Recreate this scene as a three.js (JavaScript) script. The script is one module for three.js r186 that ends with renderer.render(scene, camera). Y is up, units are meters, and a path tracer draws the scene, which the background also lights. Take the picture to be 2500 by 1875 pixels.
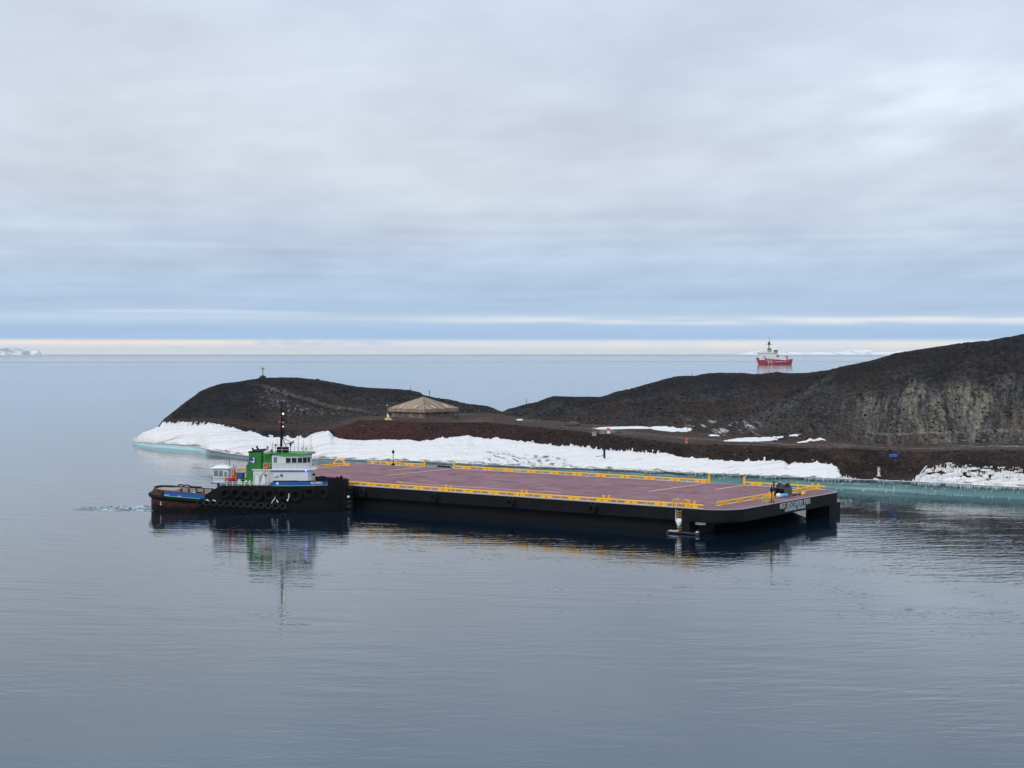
import * as THREE from 'three';
import { mergeGeometries, toCreasedNormals } from 'three/addons/utils/BufferGeometryUtils.js';
import { RoundedBoxGeometry } from 'three/addons/geometries/RoundedBoxGeometry.js';
import { TextGeometry } from 'three/addons/geometries/TextGeometry.js';
import { FontLoader } from 'three/addons/loaders/FontLoader.js';

// ---------------------------------------------------------------- camera, exposure, sun
const scene = new THREE.Scene();
const camera = new THREE.PerspectiveCamera(27.81, 1024 / 768, 0.5, 60000);
camera.position.set(0, 28.5, 0);
camera.rotation.set(-1.257 * Math.PI / 180, 0, 0);
const renderer = new THREE.WebGLRenderer({ antialias: true });
renderer.setSize(1024, 768);
renderer.toneMapping = THREE.LinearToneMapping;
renderer.toneMappingExposure = 1.0;
renderer.shadowMap.enabled = true;

const sun = new THREE.DirectionalLight(new THREE.Color(1.0, 0.96, 0.9), 1.3);
sun.position.set(-260, 300, 10);
sun.target.position.set(0, 0, -380);
sun.castShadow = true;
sun.shadow.radius = 34;
sun.shadow.mapSize.set(4096, 4096);
Object.assign(sun.shadow.camera, { left: -320, right: 320, top: 320, bottom: -320, near: 1, far: 1500 });
scene.add(sun, sun.target);

// ---------------------------------------------------------------- noise
function rng(seed) { let s = seed >>> 0; return () => { s = (s + 0x6D2B79F5) >>> 0; let t = s; t = Math.imul(t ^ (t >>> 15), t | 1); t ^= t + Math.imul(t ^ (t >>> 7), t | 61); return ((t ^ (t >>> 14)) >>> 0) / 4294967296; }; }
const PERM = new Uint8Array(512), GX = new Float32Array(256), GY = new Float32Array(256);
{ const r = rng(77), p = [...Array(256).keys()]; for (let i = 255; i > 0; i--) { const j = Math.floor(r() * (i + 1)); [p[i], p[j]] = [p[j], p[i]]; } for (let i = 0; i < 512; i++) PERM[i] = p[i & 255]; for (let i = 0; i < 256; i++) { const a = r() * Math.PI * 2; GX[i] = Math.cos(a); GY[i] = Math.sin(a); } }
function noise(x, y) {            // gradient noise, about -1..1
  const X = Math.floor(x), Y = Math.floor(y), fx = x - X, fy = y - Y, xi = X & 255, yi = Y & 255;
  const u = fx * fx * fx * (fx * (fx * 6 - 15) + 10), v = fy * fy * fy * (fy * (fy * 6 - 15) + 10);
  const a = PERM[xi + PERM[yi]], b = PERM[((xi + 1) & 255) + PERM[yi]], c = PERM[xi + PERM[(yi + 1) & 255]], d = PERM[((xi + 1) & 255) + PERM[(yi + 1) & 255]];
  const n0 = GX[a] * fx + GY[a] * fy, n1 = GX[b] * (fx - 1) + GY[b] * fy, n2 = GX[c] * fx + GY[c] * (fy - 1), n3 = GX[d] * (fx - 1) + GY[d] * (fy - 1);
  const p = n0 + u * (n1 - n0), q = n2 + u * (n3 - n2);
  return (p + v * (q - p)) * 1.45;
}
function fbm(x, y, n = 4, gain = 0.5) { let s = 0, a = 1, t = 0; for (let i = 0; i < n; i++) { s += a * noise(x + i * 17.3, y - i * 9.1); t += a; a *= gain; x *= 2.03; y *= 2.03; } return s / t; }
const clamp = (x, a = 0, b = 1) => Math.min(b, Math.max(a, x)), lerp = (a, b, t) => a + (b - a) * t;
const smooth = (a, b, x) => { const t = clamp((x - a) / (b - a)); return t * t * (3 - 2 * t); };
const bump = (x, a, b, f) => smooth(a - f, a, x) * (1 - smooth(b, b + f, x));
const mix3 = (a, b, t) => [lerp(a[0], b[0], t), lerp(a[1], b[1], t), lerp(a[2], b[2], t)];
const lin = (v) => { v /= 255; return v <= 0.04045 ? v / 12.92 : Math.pow((v + 0.055) / 1.055, 2.4); };
const rgbLin = (r, g, b) => [lin(r), lin(g), lin(b)];

// ---------------------------------------------------------------- sky: a computed overcast
{
  const W = 2048, H = 3072, data = new Float32Array(W * H * 4);
  // colour of the cloud layer by elevation in degrees
  const stops = [[-1, 222, 227, 234], [0.0, 223, 228, 234], [0.16, 223, 228, 235], [0.3, 220, 227, 236], [0.42, 169, 197, 228], [0.8, 170, 197, 228], [1.0, 181, 205, 231], [1.2, 187, 208, 231], [1.5, 177, 200, 226], [2.6, 180, 202, 226], [3.7, 188, 206, 228], [4.8, 196, 211, 230], [6.5, 204, 214, 230], [9, 206, 217, 234], [12.7, 204, 216, 235], [16, 203, 226, 253], [22, 210, 236, 268], [34, 215, 239, 272], [60, 236, 244, 256], [91, 244, 250, 260]].map(([e, ...c]) => [e, rgbLin(...c)]);
  const base = (e) => { let i = 1; while (i < stops.length - 1 && stops[i][0] < e) i++; const [e0, c0] = stops[i - 1], [e1, c1] = stops[i]; return mix3(c0, c1, clamp((e - e0) / (e1 - e0))); };
  const half = H / 2;
  for (let j = 0; j < H; j++) {
    const e = ((j + 0.5) / H - 0.5) * 180;
    if (e < -0.6) { for (let i = 0; i < W; i++) { const o = (j * W + i) * 4; data[o] = 0.70; data[o + 1] = 0.73; data[o + 2] = 0.76; data[o + 3] = 1; } continue; }
    const c0 = base(e), er = Math.max(e, 0.05) * Math.PI / 180, up = Math.sin(er), ho = Math.cos(er);
    for (let i = 0; i < W; i++) {
      const az = ((i + 0.5) / W - 0.5) * Math.PI * 2 + Math.PI / 2;      // 0 along -z, growing to the right
      let dA = az; if (dA > Math.PI) dA -= Math.PI * 2;
      const deg = dA * 180 / Math.PI;
      const k = 1 / (up + 0.11), px = Math.sin(dA) * ho * k, pz = Math.cos(dA) * ho * k;
      // broken cloud sheets, seen in perspective
      const big = fbm(px * 1.25 + 0.3 * pz + 3.1, pz * 0.85 + 7.7, 4), mid = fbm(px * 3.0 - 4 + 0.5 * pz, pz * 2.1 + 2, 4, 0.55);
      const fine = fbm(px * 7 + 9, pz * 5 - 6, 3, 0.6); let n = 0.80 * big + 0.62 * mid + 0.22 * fine;
      const fadeLow = smooth(0.4, 3.5, e);
      let l = (n * 0.19 + 0.02) * fadeLow + 0.15 * bump(deg, 13, 30, 5) * bump(e, 8, 9.2, 2.0) * smooth(-0.4, 0.4, mid), warm = smooth(-0.1, 0.7, fbm(px * 0.4 + 11, pz * 0.33 - 5, 3)) * fadeLow;
      // long thin layers low down, in elevation
      const wob = 0.10 * noise(deg * 0.09, 2.5) + 0.05 * noise(deg * 0.3, 8.5), low = smooth(0.35, 0.7, e) * (1 - smooth(4, 7, e));
      l += low * 0.095 * fbm(deg * 0.07 + 5, (e + wob) * 3.1, 4);
      let c = [c0[0] * (1 + l), c0[1] * (1 + l), c0[2] * (1 + l * 0.85)];
      const w = warm * 0.045; c[0] *= 1 + w; c[2] *= 1 - w * 1.2;
      // bright torn streak, stronger towards the right
      const right = smooth(-9, 6, deg) * 0.85 + 0.1, se = e + 0.006 * deg + 0.05 * noise(deg * 0.22, 4.4) - 0.04;
      const streak = bump(se, 1.02, 1.16, 0.11) * right * smooth(-0.5, 0.3, fbm(deg * 0.16, e * 5 + 9, 3)) * 0.8;
      c = mix3(c, rgbLin(240, 241, 240), clamp(streak));
      const thin = bump(e + 0.05 * noise(deg * 0.25, 1.4) + 0.012 * (deg + 12), 1.36, 1.40, 0.06) * bump(deg, -14, -9, 3) * 0.5;
      c = mix3(c, rgbLin(226, 234, 244), clamp(thin));
      // the clear band along the horizon: warm above on the left, faint blue far cloud
      const hz = 1 - smooth(0.33, 0.42, e + 0.012 * noise(deg * 0.5, 3.3));
      const warmLine = bump(e, 0.23, 0.33, 0.05) * bump(deg, -18, -8, 2.5);
      c = mix3(c, rgbLin(250, 233, 214), warmLine * hz * 0.75);
      const cream = bump(e + 0.03 * noise(deg * 0.3, 7.7), 0.06, 0.26, 0.07) * smooth(-4, 3, deg) * smooth(-0.5, 0.3, noise(deg * 0.35, 5.5)); c = mix3(c, rgbLin(240, 233, 225), cream * 0.7);
      const blueIsle = bump(e + 0.02 * noise(deg * 2, 0.4), 0.19, 0.3, 0.05) * bump(deg, -9.4, -5.2, 1.4) * smooth(-0.6, 0.2, noise(deg * 1.3, e * 8));
      c = mix3(c, rgbLin(192, 207, 230), blueIsle * 0.8);
      const pale = (1 - smooth(0.16, 0.22, e)) * smooth(-20, -17, deg) * (1 - smooth(-4, 2, deg)); c = mix3(c, rgbLin(214, 220, 230), pale * 0.75);
      const o = (j * W + i) * 4;
      data[o] = c[0]; data[o + 1] = c[1]; data[o + 2] = c[2]; data[o + 3] = 1;
    }
  }
  const t = new THREE.DataTexture(data, W, H, THREE.RGBAFormat, THREE.FloatType);
  t.mapping = THREE.EquirectangularReflectionMapping; t.magFilter = THREE.LinearFilter; t.minFilter = THREE.LinearFilter; t.wrapS = THREE.RepeatWrapping; t.needsUpdate = true;
  scene.background = t; scene.environment = t;
}

// ---------------------------------------------------------------- naming helpers
const used = new Map();
function numbered(name) { const n = used.get(name) ?? 0; used.set(name, n + 1); return n ? `${name}_${String(n).padStart(3, '0')}` : name; }
function shadows(o) { o.traverse((m) => { if (m.isMesh) { m.castShadow = true; m.receiveShadow = true; } }); return o; }
function thing(name, label, category, pos = [0, 0, 0], turn = 0, group) {
  const o = new THREE.Group(); o.name = numbered(name); o.position.set(...pos); o.rotation.y = turn;
  o.userData = { label, category }; if (group) o.userData.group = group; scene.add(o); return o;
}
const flat = (g) => { let h = g.index ? g.toNonIndexed() : g; if (!h.attributes.uv) h.setAttribute('uv', new THREE.BufferAttribute(new Float32Array(h.attributes.position.count * 2), 2)); for (const k of Object.keys(h.attributes)) if (!['position', 'normal', 'uv'].includes(k)) h.deleteAttribute(k); return h; };
const join = (a) => (Array.isArray(a) ? (a.length === 1 ? a[0] : mergeGeometries(a.map(flat))) : a);
function part(name, geo, material, parent, label) { const m = new THREE.Mesh(join(geo), material); m.name = name; m.castShadow = m.receiveShadow = true; if (label) m.userData.label = label; parent.add(m); return m; }
function structure(name, geo, material, label) { const m = part(numbered(name), geo, material, scene); m.userData.kind = 'structure'; if (label) m.userData.label = label; return m; }
// geometry helpers: every one returns a geometry in metres
const at = (g, x = 0, y = 0, z = 0, rx = 0, ry = 0, rz = 0) => g.applyMatrix4(new THREE.Matrix4().compose(new THREE.Vector3(x, y, z), new THREE.Quaternion().setFromEuler(new THREE.Euler(rx, ry, rz)), new THREE.Vector3(1, 1, 1)));
const box = (w, h, d, x = 0, y = 0, z = 0, rx = 0, ry = 0, rz = 0) => at(new THREE.BoxGeometry(w, h, d), x, y, z, rx, ry, rz);
const rbox = (w, h, d, r, x = 0, y = 0, z = 0, rx = 0, ry = 0, rz = 0) => at(new RoundedBoxGeometry(w, h, d, 2, Math.min(r, w / 2.1, h / 2.1, d / 2.1)), x, y, z, rx, ry, rz);
const cyl = (r0, r1, h, x = 0, y = 0, z = 0, seg = 16, rx = 0, ry = 0, rz = 0) => at(new THREE.CylinderGeometry(r1, r0, h, seg), x, y, z, rx, ry, rz);
function bar(a, b, r, seg = 6, r2 = r) {
  const p = new THREE.Vector3(...a), q = new THREE.Vector3(...b), d = q.clone().sub(p), g = new THREE.CylinderGeometry(r2, r, d.length(), seg);
  g.applyQuaternion(new THREE.Quaternion().setFromUnitVectors(new THREE.Vector3(0, 1, 0), d.normalize())); p.add(q).multiplyScalar(0.5); return g.translate(p.x, p.y, p.z);
}
const tube = (pts, r, n = 24, seg = 7, closed = false) => new THREE.TubeGeometry(new THREE.CatmullRomCurve3(pts.map((p) => new THREE.Vector3(...p)), closed), n, r, seg, closed);
// plan outline [[x, z], ...] raised from y0 to y1
function prism(plan, y0, y1, bevel = 0.03) {
  const s = new THREE.Shape(plan.map(([x, z]) => new THREE.Vector2(x, -z)));
  const g = new THREE.ExtrudeGeometry(s, { depth: y1 - y0 - bevel * 2, bevelEnabled: bevel > 0, bevelSize: bevel, bevelThickness: bevel, bevelOffset: -bevel, bevelSegments: 1, curveSegments: 8 });
  return g.rotateX(-Math.PI / 2).translate(0, y0 + bevel, 0);
}
// side outline [[x, y], ...] given thickness d along z, centred on z
function plate(side, d, z = 0, bevel = 0.02) {
  const g = new THREE.ExtrudeGeometry(new THREE.Shape(side.map(([x, y]) => new THREE.Vector2(x, y))), { depth: d - bevel * 2, bevelEnabled: bevel > 0, bevelSize: bevel, bevelThickness: bevel, bevelOffset: -bevel, bevelSegments: 1 });
  return g.translate(0, 0, z - d / 2 + bevel);
}
function ring(R, r, w, seg = 26, tread = 0) {         // a tyre lying about the y axis, thickness w
  const h = w / 2, p = [[r, -h * 0.55], [r + (R - r) * 0.25, -h * 0.92], [r + (R - r) * 0.62, -h], [R * 0.95, -h * 0.86], [R, -h * 0.5], [R * 1.01, 0], [R, h * 0.5], [R * 0.95, h * 0.86], [r + (R - r) * 0.62, h], [r + (R - r) * 0.25, h * 0.92], [r, h * 0.55], [r, -h * 0.55]];
  return new THREE.LatheGeometry(p.map(([a, b]) => new THREE.Vector2(a, b)), seg);
}
// grey-scale weathering: streaks and blotches of dirt or wear, as a colour multiplier texture
function wear(seed, w, h, fn) {
  const d = new Uint8Array(w * h * 4);
  for (let j = 0; j < h; j++) for (let i = 0; i < w; i++) { const c = fn(i / w, j / h, seed), o = (j * w + i) * 4; d[o] = clamp(c[0]) * 255; d[o + 1] = clamp(c[1]) * 255; d[o + 2] = clamp(c[2]) * 255; d[o + 3] = 255; }
  const t = new THREE.DataTexture(d, w, h); t.wrapS = t.wrapT = THREE.RepeatWrapping; t.magFilter = THREE.LinearFilter; t.minFilter = THREE.LinearMipmapLinearFilter; t.generateMipmaps = true; t.needsUpdate = true; t.colorSpace = THREE.SRGBColorSpace; return t;
}
const mat = (c, rough = 0.6, metal = 0, extra = {}) => { const m = new THREE.MeshStandardMaterial({ roughness: rough, metalness: metal, side: THREE.DoubleSide, ...extra }); m.color.setRGB(...c); return m; };
const FONT = await new FontLoader().loadAsync('fonts/droid/droid_sans_bold.typeface.json');
const FONT_R = await new FontLoader().loadAsync('fonts/droid/droid_sans_regular.typeface.json');
function lettering(text, size, depth, squeeze = 1, font = FONT) {      // centred on x, standing on y = 0, facing +z
  const g = new TextGeometry(text, { font, size, depth, curveSegments: 3 }); g.computeBoundingBox(); const b = g.boundingBox;
  return g.translate(-(b.min.x + b.max.x) / 2, 0, 0).scale(squeeze, 1, 1);
}

// ---------------------------------------------------------------- sea
const tile = (f) => { const t = f(); t.wrapS = t.wrapT = THREE.RepeatWrapping; t.magFilter = THREE.LinearFilter; t.needsUpdate = true; return t; };
const waves = tile(() => {                // slopes of a calm, lightly rippled sea over a 90 m tile
  const N = 1536, SIZE = 90, hx = new Float32Array(N * N), hz = new Float32Array(N * N), r = rng(5), TAU = Math.PI * 2;
  const add = (count, l0, l1, slope, dir, spread, outX, outZ) => {
    for (let k = 0; k < count; k++) {
      const l = l0 * Math.pow(l1 / l0, r()), a = dir + (r() + r() + r() - 1.5) * spread;
      const kx = Math.round(Math.cos(a) * SIZE / l), kz = Math.round(Math.sin(a) * SIZE / l); if (!kx && !kz) continue;
      const ph = r() * TAU, s = slope * Math.SQRT2 / Math.sqrt(count), q = Math.hypot(kx, kz), sx = s * kx / q, sz = s * kz / q;
      const cs = Math.cos(TAU * kx / N), sn = Math.sin(TAU * kx / N);
      for (let j = 0; j < N; j++) { let c = Math.cos(ph + TAU * kz * j / N), d = Math.sin(ph + TAU * kz * j / N); for (let i = 0, o = j * N; i < N; i++, o++) { outX[o] += sx * c; outZ[o] += sz * c; const t = c * cs - d * sn; d = c * sn + d * cs; c = t; } }
    }
  };
  add(46, 0.35, 1.1, 0.0128, 1.45, 0.9, hx, hz);
  add(40, 1.1, 3.2, 0.0092, 1.7, 0.7, hx, hz);
  add(18, 3.2, 9, 0.005, 1.35, 0.5, hx, hz);
  const d = new Float32Array(N * N * 4), pn = (x, y) => { // periodic patchiness
    let s = 0; for (const [fx, fy, p, a] of [[1, 2, 0.3, 1], [2, 1, 2.1, 0.8], [3, 4, 4.4, 0.6], [5, 3, 1.2, 0.5], [4, 7, 5.2, 0.4], [1, 5, 3.3, 0.6]]) s += a * Math.sin(TAU * (fx * x + fy * y) + p + 1.3 * Math.sin(TAU * (fy * x - fx * y) + p * 2)); return s / 2.2;
  };
  for (let j = 0; j < N; j++) for (let i = 0; i < N; i++) {
    const o = j * N + i, m = clamp(0.78 + 0.5 * pn(i / N, j / N), 0.22, 1.6), x = -hx[o] * m, y = -hz[o] * m, l = 1 / Math.hypot(x, y, 1);
    d[o * 4] = x * l * 0.5 + 0.5; d[o * 4 + 1] = -y * l * 0.5 + 0.5; d[o * 4 + 2] = l * 0.5 + 0.5; d[o * 4 + 3] = 1;
  }
  return new THREE.DataTexture(d, N, N, THREE.RGBAFormat, THREE.FloatType);
});
const slicks = tile(() => {               // long bands of smoother and rougher water
  const N = 256, d = new Uint8Array(N * N * 4);
  for (let j = 0; j < N; j++) for (let i = 0; i < N; i++) { const x = i / N * Math.PI * 2, y = j / N * Math.PI * 2, v = clamp(0.5 + 0.35 * Math.sin(3 * y + 1.2 * Math.sin(x) + 0.5 * Math.sin(2 * y)) + 0.25 * Math.sin(7 * y + 2 * Math.sin(x + 1)) + 0.2 * noise(i * 0.12, j * 0.4)), o = (j * N + i) * 4; d[o] = d[o + 2] = 0; d[o + 1] = 150 + v * 105; d[o + 3] = 255; }
  return new THREE.DataTexture(d, N, N);
});
slicks.repeat.set(90 / 5200, 90 / 3100);
const WATER = new THREE.MeshPhysicalMaterial({ roughness: 0.06, metalness: 0, ior: 1.8, normalMap: waves, normalScale: new THREE.Vector2(1, 1), roughnessMap: slicks });
WATER.specularColor.setRGB(0.66, 0.92, 1.0); WATER.color.setRGB(0.003, 0.010, 0.020);
const EARTH = 2 * 7.4e6;                  // the sea falls away with the curve of the earth, so it has a real horizon
function seaRing(name, r0, r1, m, label) {
  const P = [], U = [], Nn = [], I = [], A = 144, R = []; for (let r = r0; r < r1; r *= 1.07) R.push(r); R.push(r1);
  for (const r of R) for (let a = 0; a <= A; a++) { const t = a / A * Math.PI * 2, x = Math.cos(t) * r, z = Math.sin(t) * r; P.push(x, -r * r / EARTH, z); U.push(x / 90, -z / 90); const q = r * 2 / EARTH, l = Math.hypot(1, q); Nn.push(Math.cos(t) * q / l, 1 / l, Math.sin(t) * q / l); }
  for (let i = 0; i < R.length - 1; i++) for (let a = 0; a < A; a++) { const p = i * (A + 1) + a, q = p + A + 1; I.push(p, p + 1, q, p + 1, q + 1, q); }
  const g = new THREE.BufferGeometry(); g.setAttribute('position', new THREE.Float32BufferAttribute(P, 3)); g.setAttribute('uv', new THREE.Float32BufferAttribute(U, 2)); g.setAttribute('normal', new THREE.Float32BufferAttribute(Nn, 3)); g.setIndex(I);
  return structure(name, g, m, label);
}
seaRing('sea', 0.5, 2300, WATER, 'calm grey blue water of the bay in the foreground');
const breeze = WATER.clone(); breeze.normalScale = new THREE.Vector2(2.2, 2.2); seaRing('ruffled_sea', 2300, 3700, breeze, 'lightly ruffled water around the distant ship');
const RUFFLED = WATER.clone(); RUFFLED.normalScale = new THREE.Vector2(5, 5); RUFFLED.roughness = 0.12;   // wind on the open sound
const swept = RUFFLED.clone(); swept.normalScale = new THREE.Vector2(5, 5);
seaRing('wind_ripples', 3700, 4150, swept, 'narrow dark band of wind ripples behind the ship'); const mid = WATER.clone(); mid.normalScale = new THREE.Vector2(1.7, 1.7); seaRing('outer_sea', 4150, 7400, mid, 'pale smooth water beyond the dark wind band'); seaRing('open_sea', 7400, 24000, RUFFLED, 'darker ruffled sea along the horizon');

// ---------------------------------------------------------------- land: surveyed lines of the point, [x, z, height] in metres
const SHORE = [[-115.8, -472.6, 0.54], [-111.9, -463.5, 1.08], [-104.8, -452.5, 1.33], [-96.2, -444.1, 1.57], [-89.5, -437.5, 1.55], [-82.4, -421.8, 1.4], [-76.3, -415.1, 0.84], [-68.4, -404.6, 0.82], [-59.6, -394.5, 1.09], [-48, -386.5, 1.47], [-37.7, -380.4, 1.68], [-21.3, -371.5, 1.86], [-11.6, -365.8, 1.83], [4.7, -358.9, 1.47], [15, -349.7, 1.99], [29.7, -338.6, 2.18], [42.5, -331.5, 2.18], [57.2, -322.6, 2.23], [66.9, -316.1, 2.34], [81.7, -306, 2.49], [97.6, -295.6, 2.35], [118.2, -284.2, 2.36], [144.4, -269.7, 2.38]];
const SNOW = [[-116.1, -473.7, 1.35], [-112.6, -466.4, 2.33], [-110.8, -465.6, 3.62], [-106.6, -466.1, 4.85], [-105, -467.6, 6.45], [-95.2, -465.7, 6.34], [-87.5, -456.6, 6.56], [-82.1, -450.7, 6.08], [-74.2, -440.1, 5.03], [-70.3, -435.1, 4.68], [-66.6, -432.2, 3.99], [-62.2, -428.8, 4.1], [-56.2, -423.1, 4.76], [-52.5, -417.6, 5.81], [-48.7, -411.3, 6.89], [-47, -408.5, 5.57], [-44.1, -404.1, 4.98], [-38.2, -405.9, 4.63], [-31.3, -404.3, 5.09], [-22.8, -397.7, 5.03], [-16.3, -402.5, 5.67], [-11.4, -406.5, 6.11], [-9.7, -405.1, 5.52], [-1.9, -395.3, 5.57], [3.7, -389.6, 5.42], [10.1, -382.6, 4.86], [16.1, -375.2, 5.17], [21.3, -368.3, 4.75], [27.1, -360.2, 4.95], [35.1, -349.7, 5.01], [37.4, -347, 4.47], [42.9, -342.5, 4.27], [49.9, -339, 4.01], [55.9, -334.6, 4.58], [58.4, -332.7, 4.67], [59.1, -332.2, 3.81], [61.9, -331, 4.39], [66.6, -329, 4.24], [70, -326.2, 3.86], [70, -320.2, 2.31], [80.6, -314.3, 2.8], [83.3, -317.6, 3.47], [85.8, -320.6, 4.77], [89.1, -319.3, 5.34], [96.7, -316.4, 4.89], [103.6, -313.8, 4.71], [154.8, -289.1, 5.72]];
const BANK = [[-116.7, -476, 1.5], [-113.5, -470, 2.26], [-111.9, -470, 3.53], [-107.6, -470.7, 4.76], [-105.7, -471, 6.71], [-96.1, -470, 6.75], [-88.5, -461.8, 6.99], [-83, -455.8, 6.73], [-75.1, -445.4, 6.03], [-67.5, -438, 5.75], [-60.4, -434.1, 5.69], [-53.6, -432, 5.42], [-50.7, -430, 6.29], [-46.2, -430, 7.51], [-43.2, -436, 8.72], [-36.1, -438, 8.63], [-24.3, -424, 8.68], [-13.4, -422.8, 8.69], [-6.6, -422, 8.72], [7.3, -405, 8.19], [19.8, -386, 7.87], [28, -371.6, 7.54], [39.6, -356.2, 6.86], [51.6, -350, 6.98], [57.9, -343.7, 7.16], [60.9, -340.8, 6.93], [74.5, -336, 7.08], [85.9, -333.4, 6.55], [97, -330.7, 6.98], [108.3, -328, 7.16], [161.7, -302, 7.86]];
const BACK = [[-117.6, -480, 1.42], [-114.5, -474, 2.18], [-113, -474.9, 3.41], [-109.2, -477.7, 4.54], [-107.5, -479, 6.77], [-97.7, -478, 7.67], [-83.9, -464, 7.86], [-73.5, -451, 7.23], [-61.8, -444, 7.03], [-54, -458, 6.76], [-49.9, -464.7, 7.69], [-46.6, -470, 8.3], [-38.9, -472, 8.35], [-28.8, -468.7, 8.77], [-16.1, -472.1, 9.2], [-5.4, -476, 9.03], [0.6, -464, 8.42], [14.7, -425, 8.65], [19.6, -420, 8.44], [30.8, -408, 8.4], [44.2, -398, 7.74], [53.8, -384, 7.1], [63.6, -362, 7.43], [68, -352, 7.84], [84.2, -346, 7.45], [100.7, -343.1, 7.63], [112.6, -341, 7.75], [171.4, -320, 8.06]];
const CREST = [[-118.6, -484, 1.34], [-116.4, -482, 1.88], [-116, -487.4, 3.04], [-114.3, -500, 3.72], [-114.9, -512, 5.73], [-114.3, -519.3, 7.14], [-113.3, -530, 9.36], [-111.7, -537, 11.41], [-109.5, -545.7, 14.07], [-106.6, -550.5, 15.52], [-103.3, -553.9, 16.51], [-98.2, -559, 17.12], [-94.8, -562.4, 17.86], [-92.2, -564.9, 18.21], [-85.6, -566.5, 18.39], [-77.5, -568.4, 18.23], [-71.5, -569.8, 17.63], [-65.6, -571.4, 16.66], [-61.6, -572.5, 15.73], [-57.6, -573.6, 14.97], [-53.2, -574.8, 14.57], [-41.9, -566.3, 14.22], [-36.9, -562.1, 13.9], [-32.9, -557.4, 13.19], [-31.9, -555.8, 12.41], [-28.8, -550.7, 11.9], [-21.9, -539, 11.2], [-14.8, -527.1, 10.14], [-8, -517.1, 9.74], [-4.5, -511.8, 8.53], [-3.3, -510, 8.21], [-0.7, -508.3, 9.23], [4.4, -505, 10.71], [8.1, -499.9, 11.64], [11, -496, 13], [13.4, -492.6, 13.84], [19.1, -493.1, 13.63], [28.5, -495, 13.5], [33.3, -498.2, 14.97], [38.6, -501.8, 15.99], [45.5, -506.4, 17.77], [50.5, -509.8, 19], [54.2, -510, 19.73], [56.7, -510, 19.97], [60, -510, 19.88], [63, -510, 20.61], [67, -510, 21.09], [72.8, -507.2, 21.02], [76.1, -505.3, 20.96], [78.5, -504, 20.56], [81.1, -502.6, 20.73], [85.4, -500.2, 21.41], [88.3, -493.8, 21.13], [92.4, -483.5, 21.43], [96.7, -474.4, 22.41], [101, -472, 23.62], [107.9, -468.1, 25.17], [111.4, -464.7, 26.36], [114.1, -462, 27.53], [118.6, -460.3, 28.36], [124.5, -458, 29.35], [134.1, -456.9, 30.68], [140.4, -456.2, 31.22], [143.5, -455.8, 31.96], [146.7, -455.4, 32.51], [150.2, -455, 33.25], [175.8, -455, 37.46], [243.7, -455, 42.9]];
// each line as distance and height by bearing x / -z
const byBearing = (T) => { const t = T.map(([x, z, y]) => [x / -z, Math.hypot(z), y]).sort((a, b) => a[0] - b[0]); return (u) => { let i = 1; while (i < t.length - 1 && t[i][0] < u) i++; const a = t[i - 1], b = t[i], k = clamp((u - a[0]) / (b[0] - a[0])); return [lerp(a[1], b[1], k), lerp(a[2], b[2], k)]; }; };
for (const T of [BANK, BACK, CREST]) for (const p of T) { const u = p[0] / -p[1]; p[2] -= 1.5 * (1 - smooth(-0.2335, -0.227, u)); }   // the tip of the point is ice only
const [shoreAt, snowAt, bankAt, backAt, crestAt] = [SHORE, SNOW, BANK, BACK, CREST].map(byBearing);
const ledgeAt = (u) => Math.max(smooth(0.258, 0.266, u), bump(u, 0.2135, 0.259, 0.004));   // rock right behind the ice wall
function column(u) {                     // knots of the ground along one bearing: z distance, height
  const [ds, lip] = shoreAt(u), [dn, an] = snowAt(u), [db, ab] = bankAt(u), [dk, ak] = backAt(u), [dc, ac] = crestAt(u);
  const lg = ledgeAt(u), D = [lerp(ds - 9, ds + 1.1, lg), lerp(ds + 0.4, ds + 1.7, lg), dn, db, dk, dc, dc + 30, dc + 170], Y = [-4, lerp(-0.3, lip - 0.3, lg), an, ab, ak, ac, ac - 3.5, -8];
  for (let i = 1; i < D.length; i++) if (D[i] <= D[i - 1] + 0.3) D[i] = D[i - 1] + 0.3;
  const n = D.length, m = new Array(n).fill(0), s = []; for (let i = 0; i < n - 1; i++) s.push((Y[i + 1] - Y[i]) / (D[i + 1] - D[i]));
  for (let i = 1; i < n - 1; i++) m[i] = s[i - 1] * s[i] <= 0 ? 0 : 2 * s[i - 1] * s[i] / (s[i - 1] + s[i]);
  m[0] = s[0]; m[n - 1] = s[n - 2];
  m[3] = lerp(m[3], s[2], 0.0);
  return { D, Y, lip, ds, plain: (d) => { let i = 0; while (i < n - 2 && D[i + 1] < d) i++; const h = D[i + 1] - D[i], t = (d - D[i]) / h, t2 = t * t, t3 = t2 * t; return (2 * t3 - 3 * t2 + 1) * Y[i] + (t3 - 2 * t2 + t) * h * m[i] + (-2 * t3 + 3 * t2) * Y[i + 1] + (t3 - t2) * h * m[i + 1]; } };
}
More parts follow.
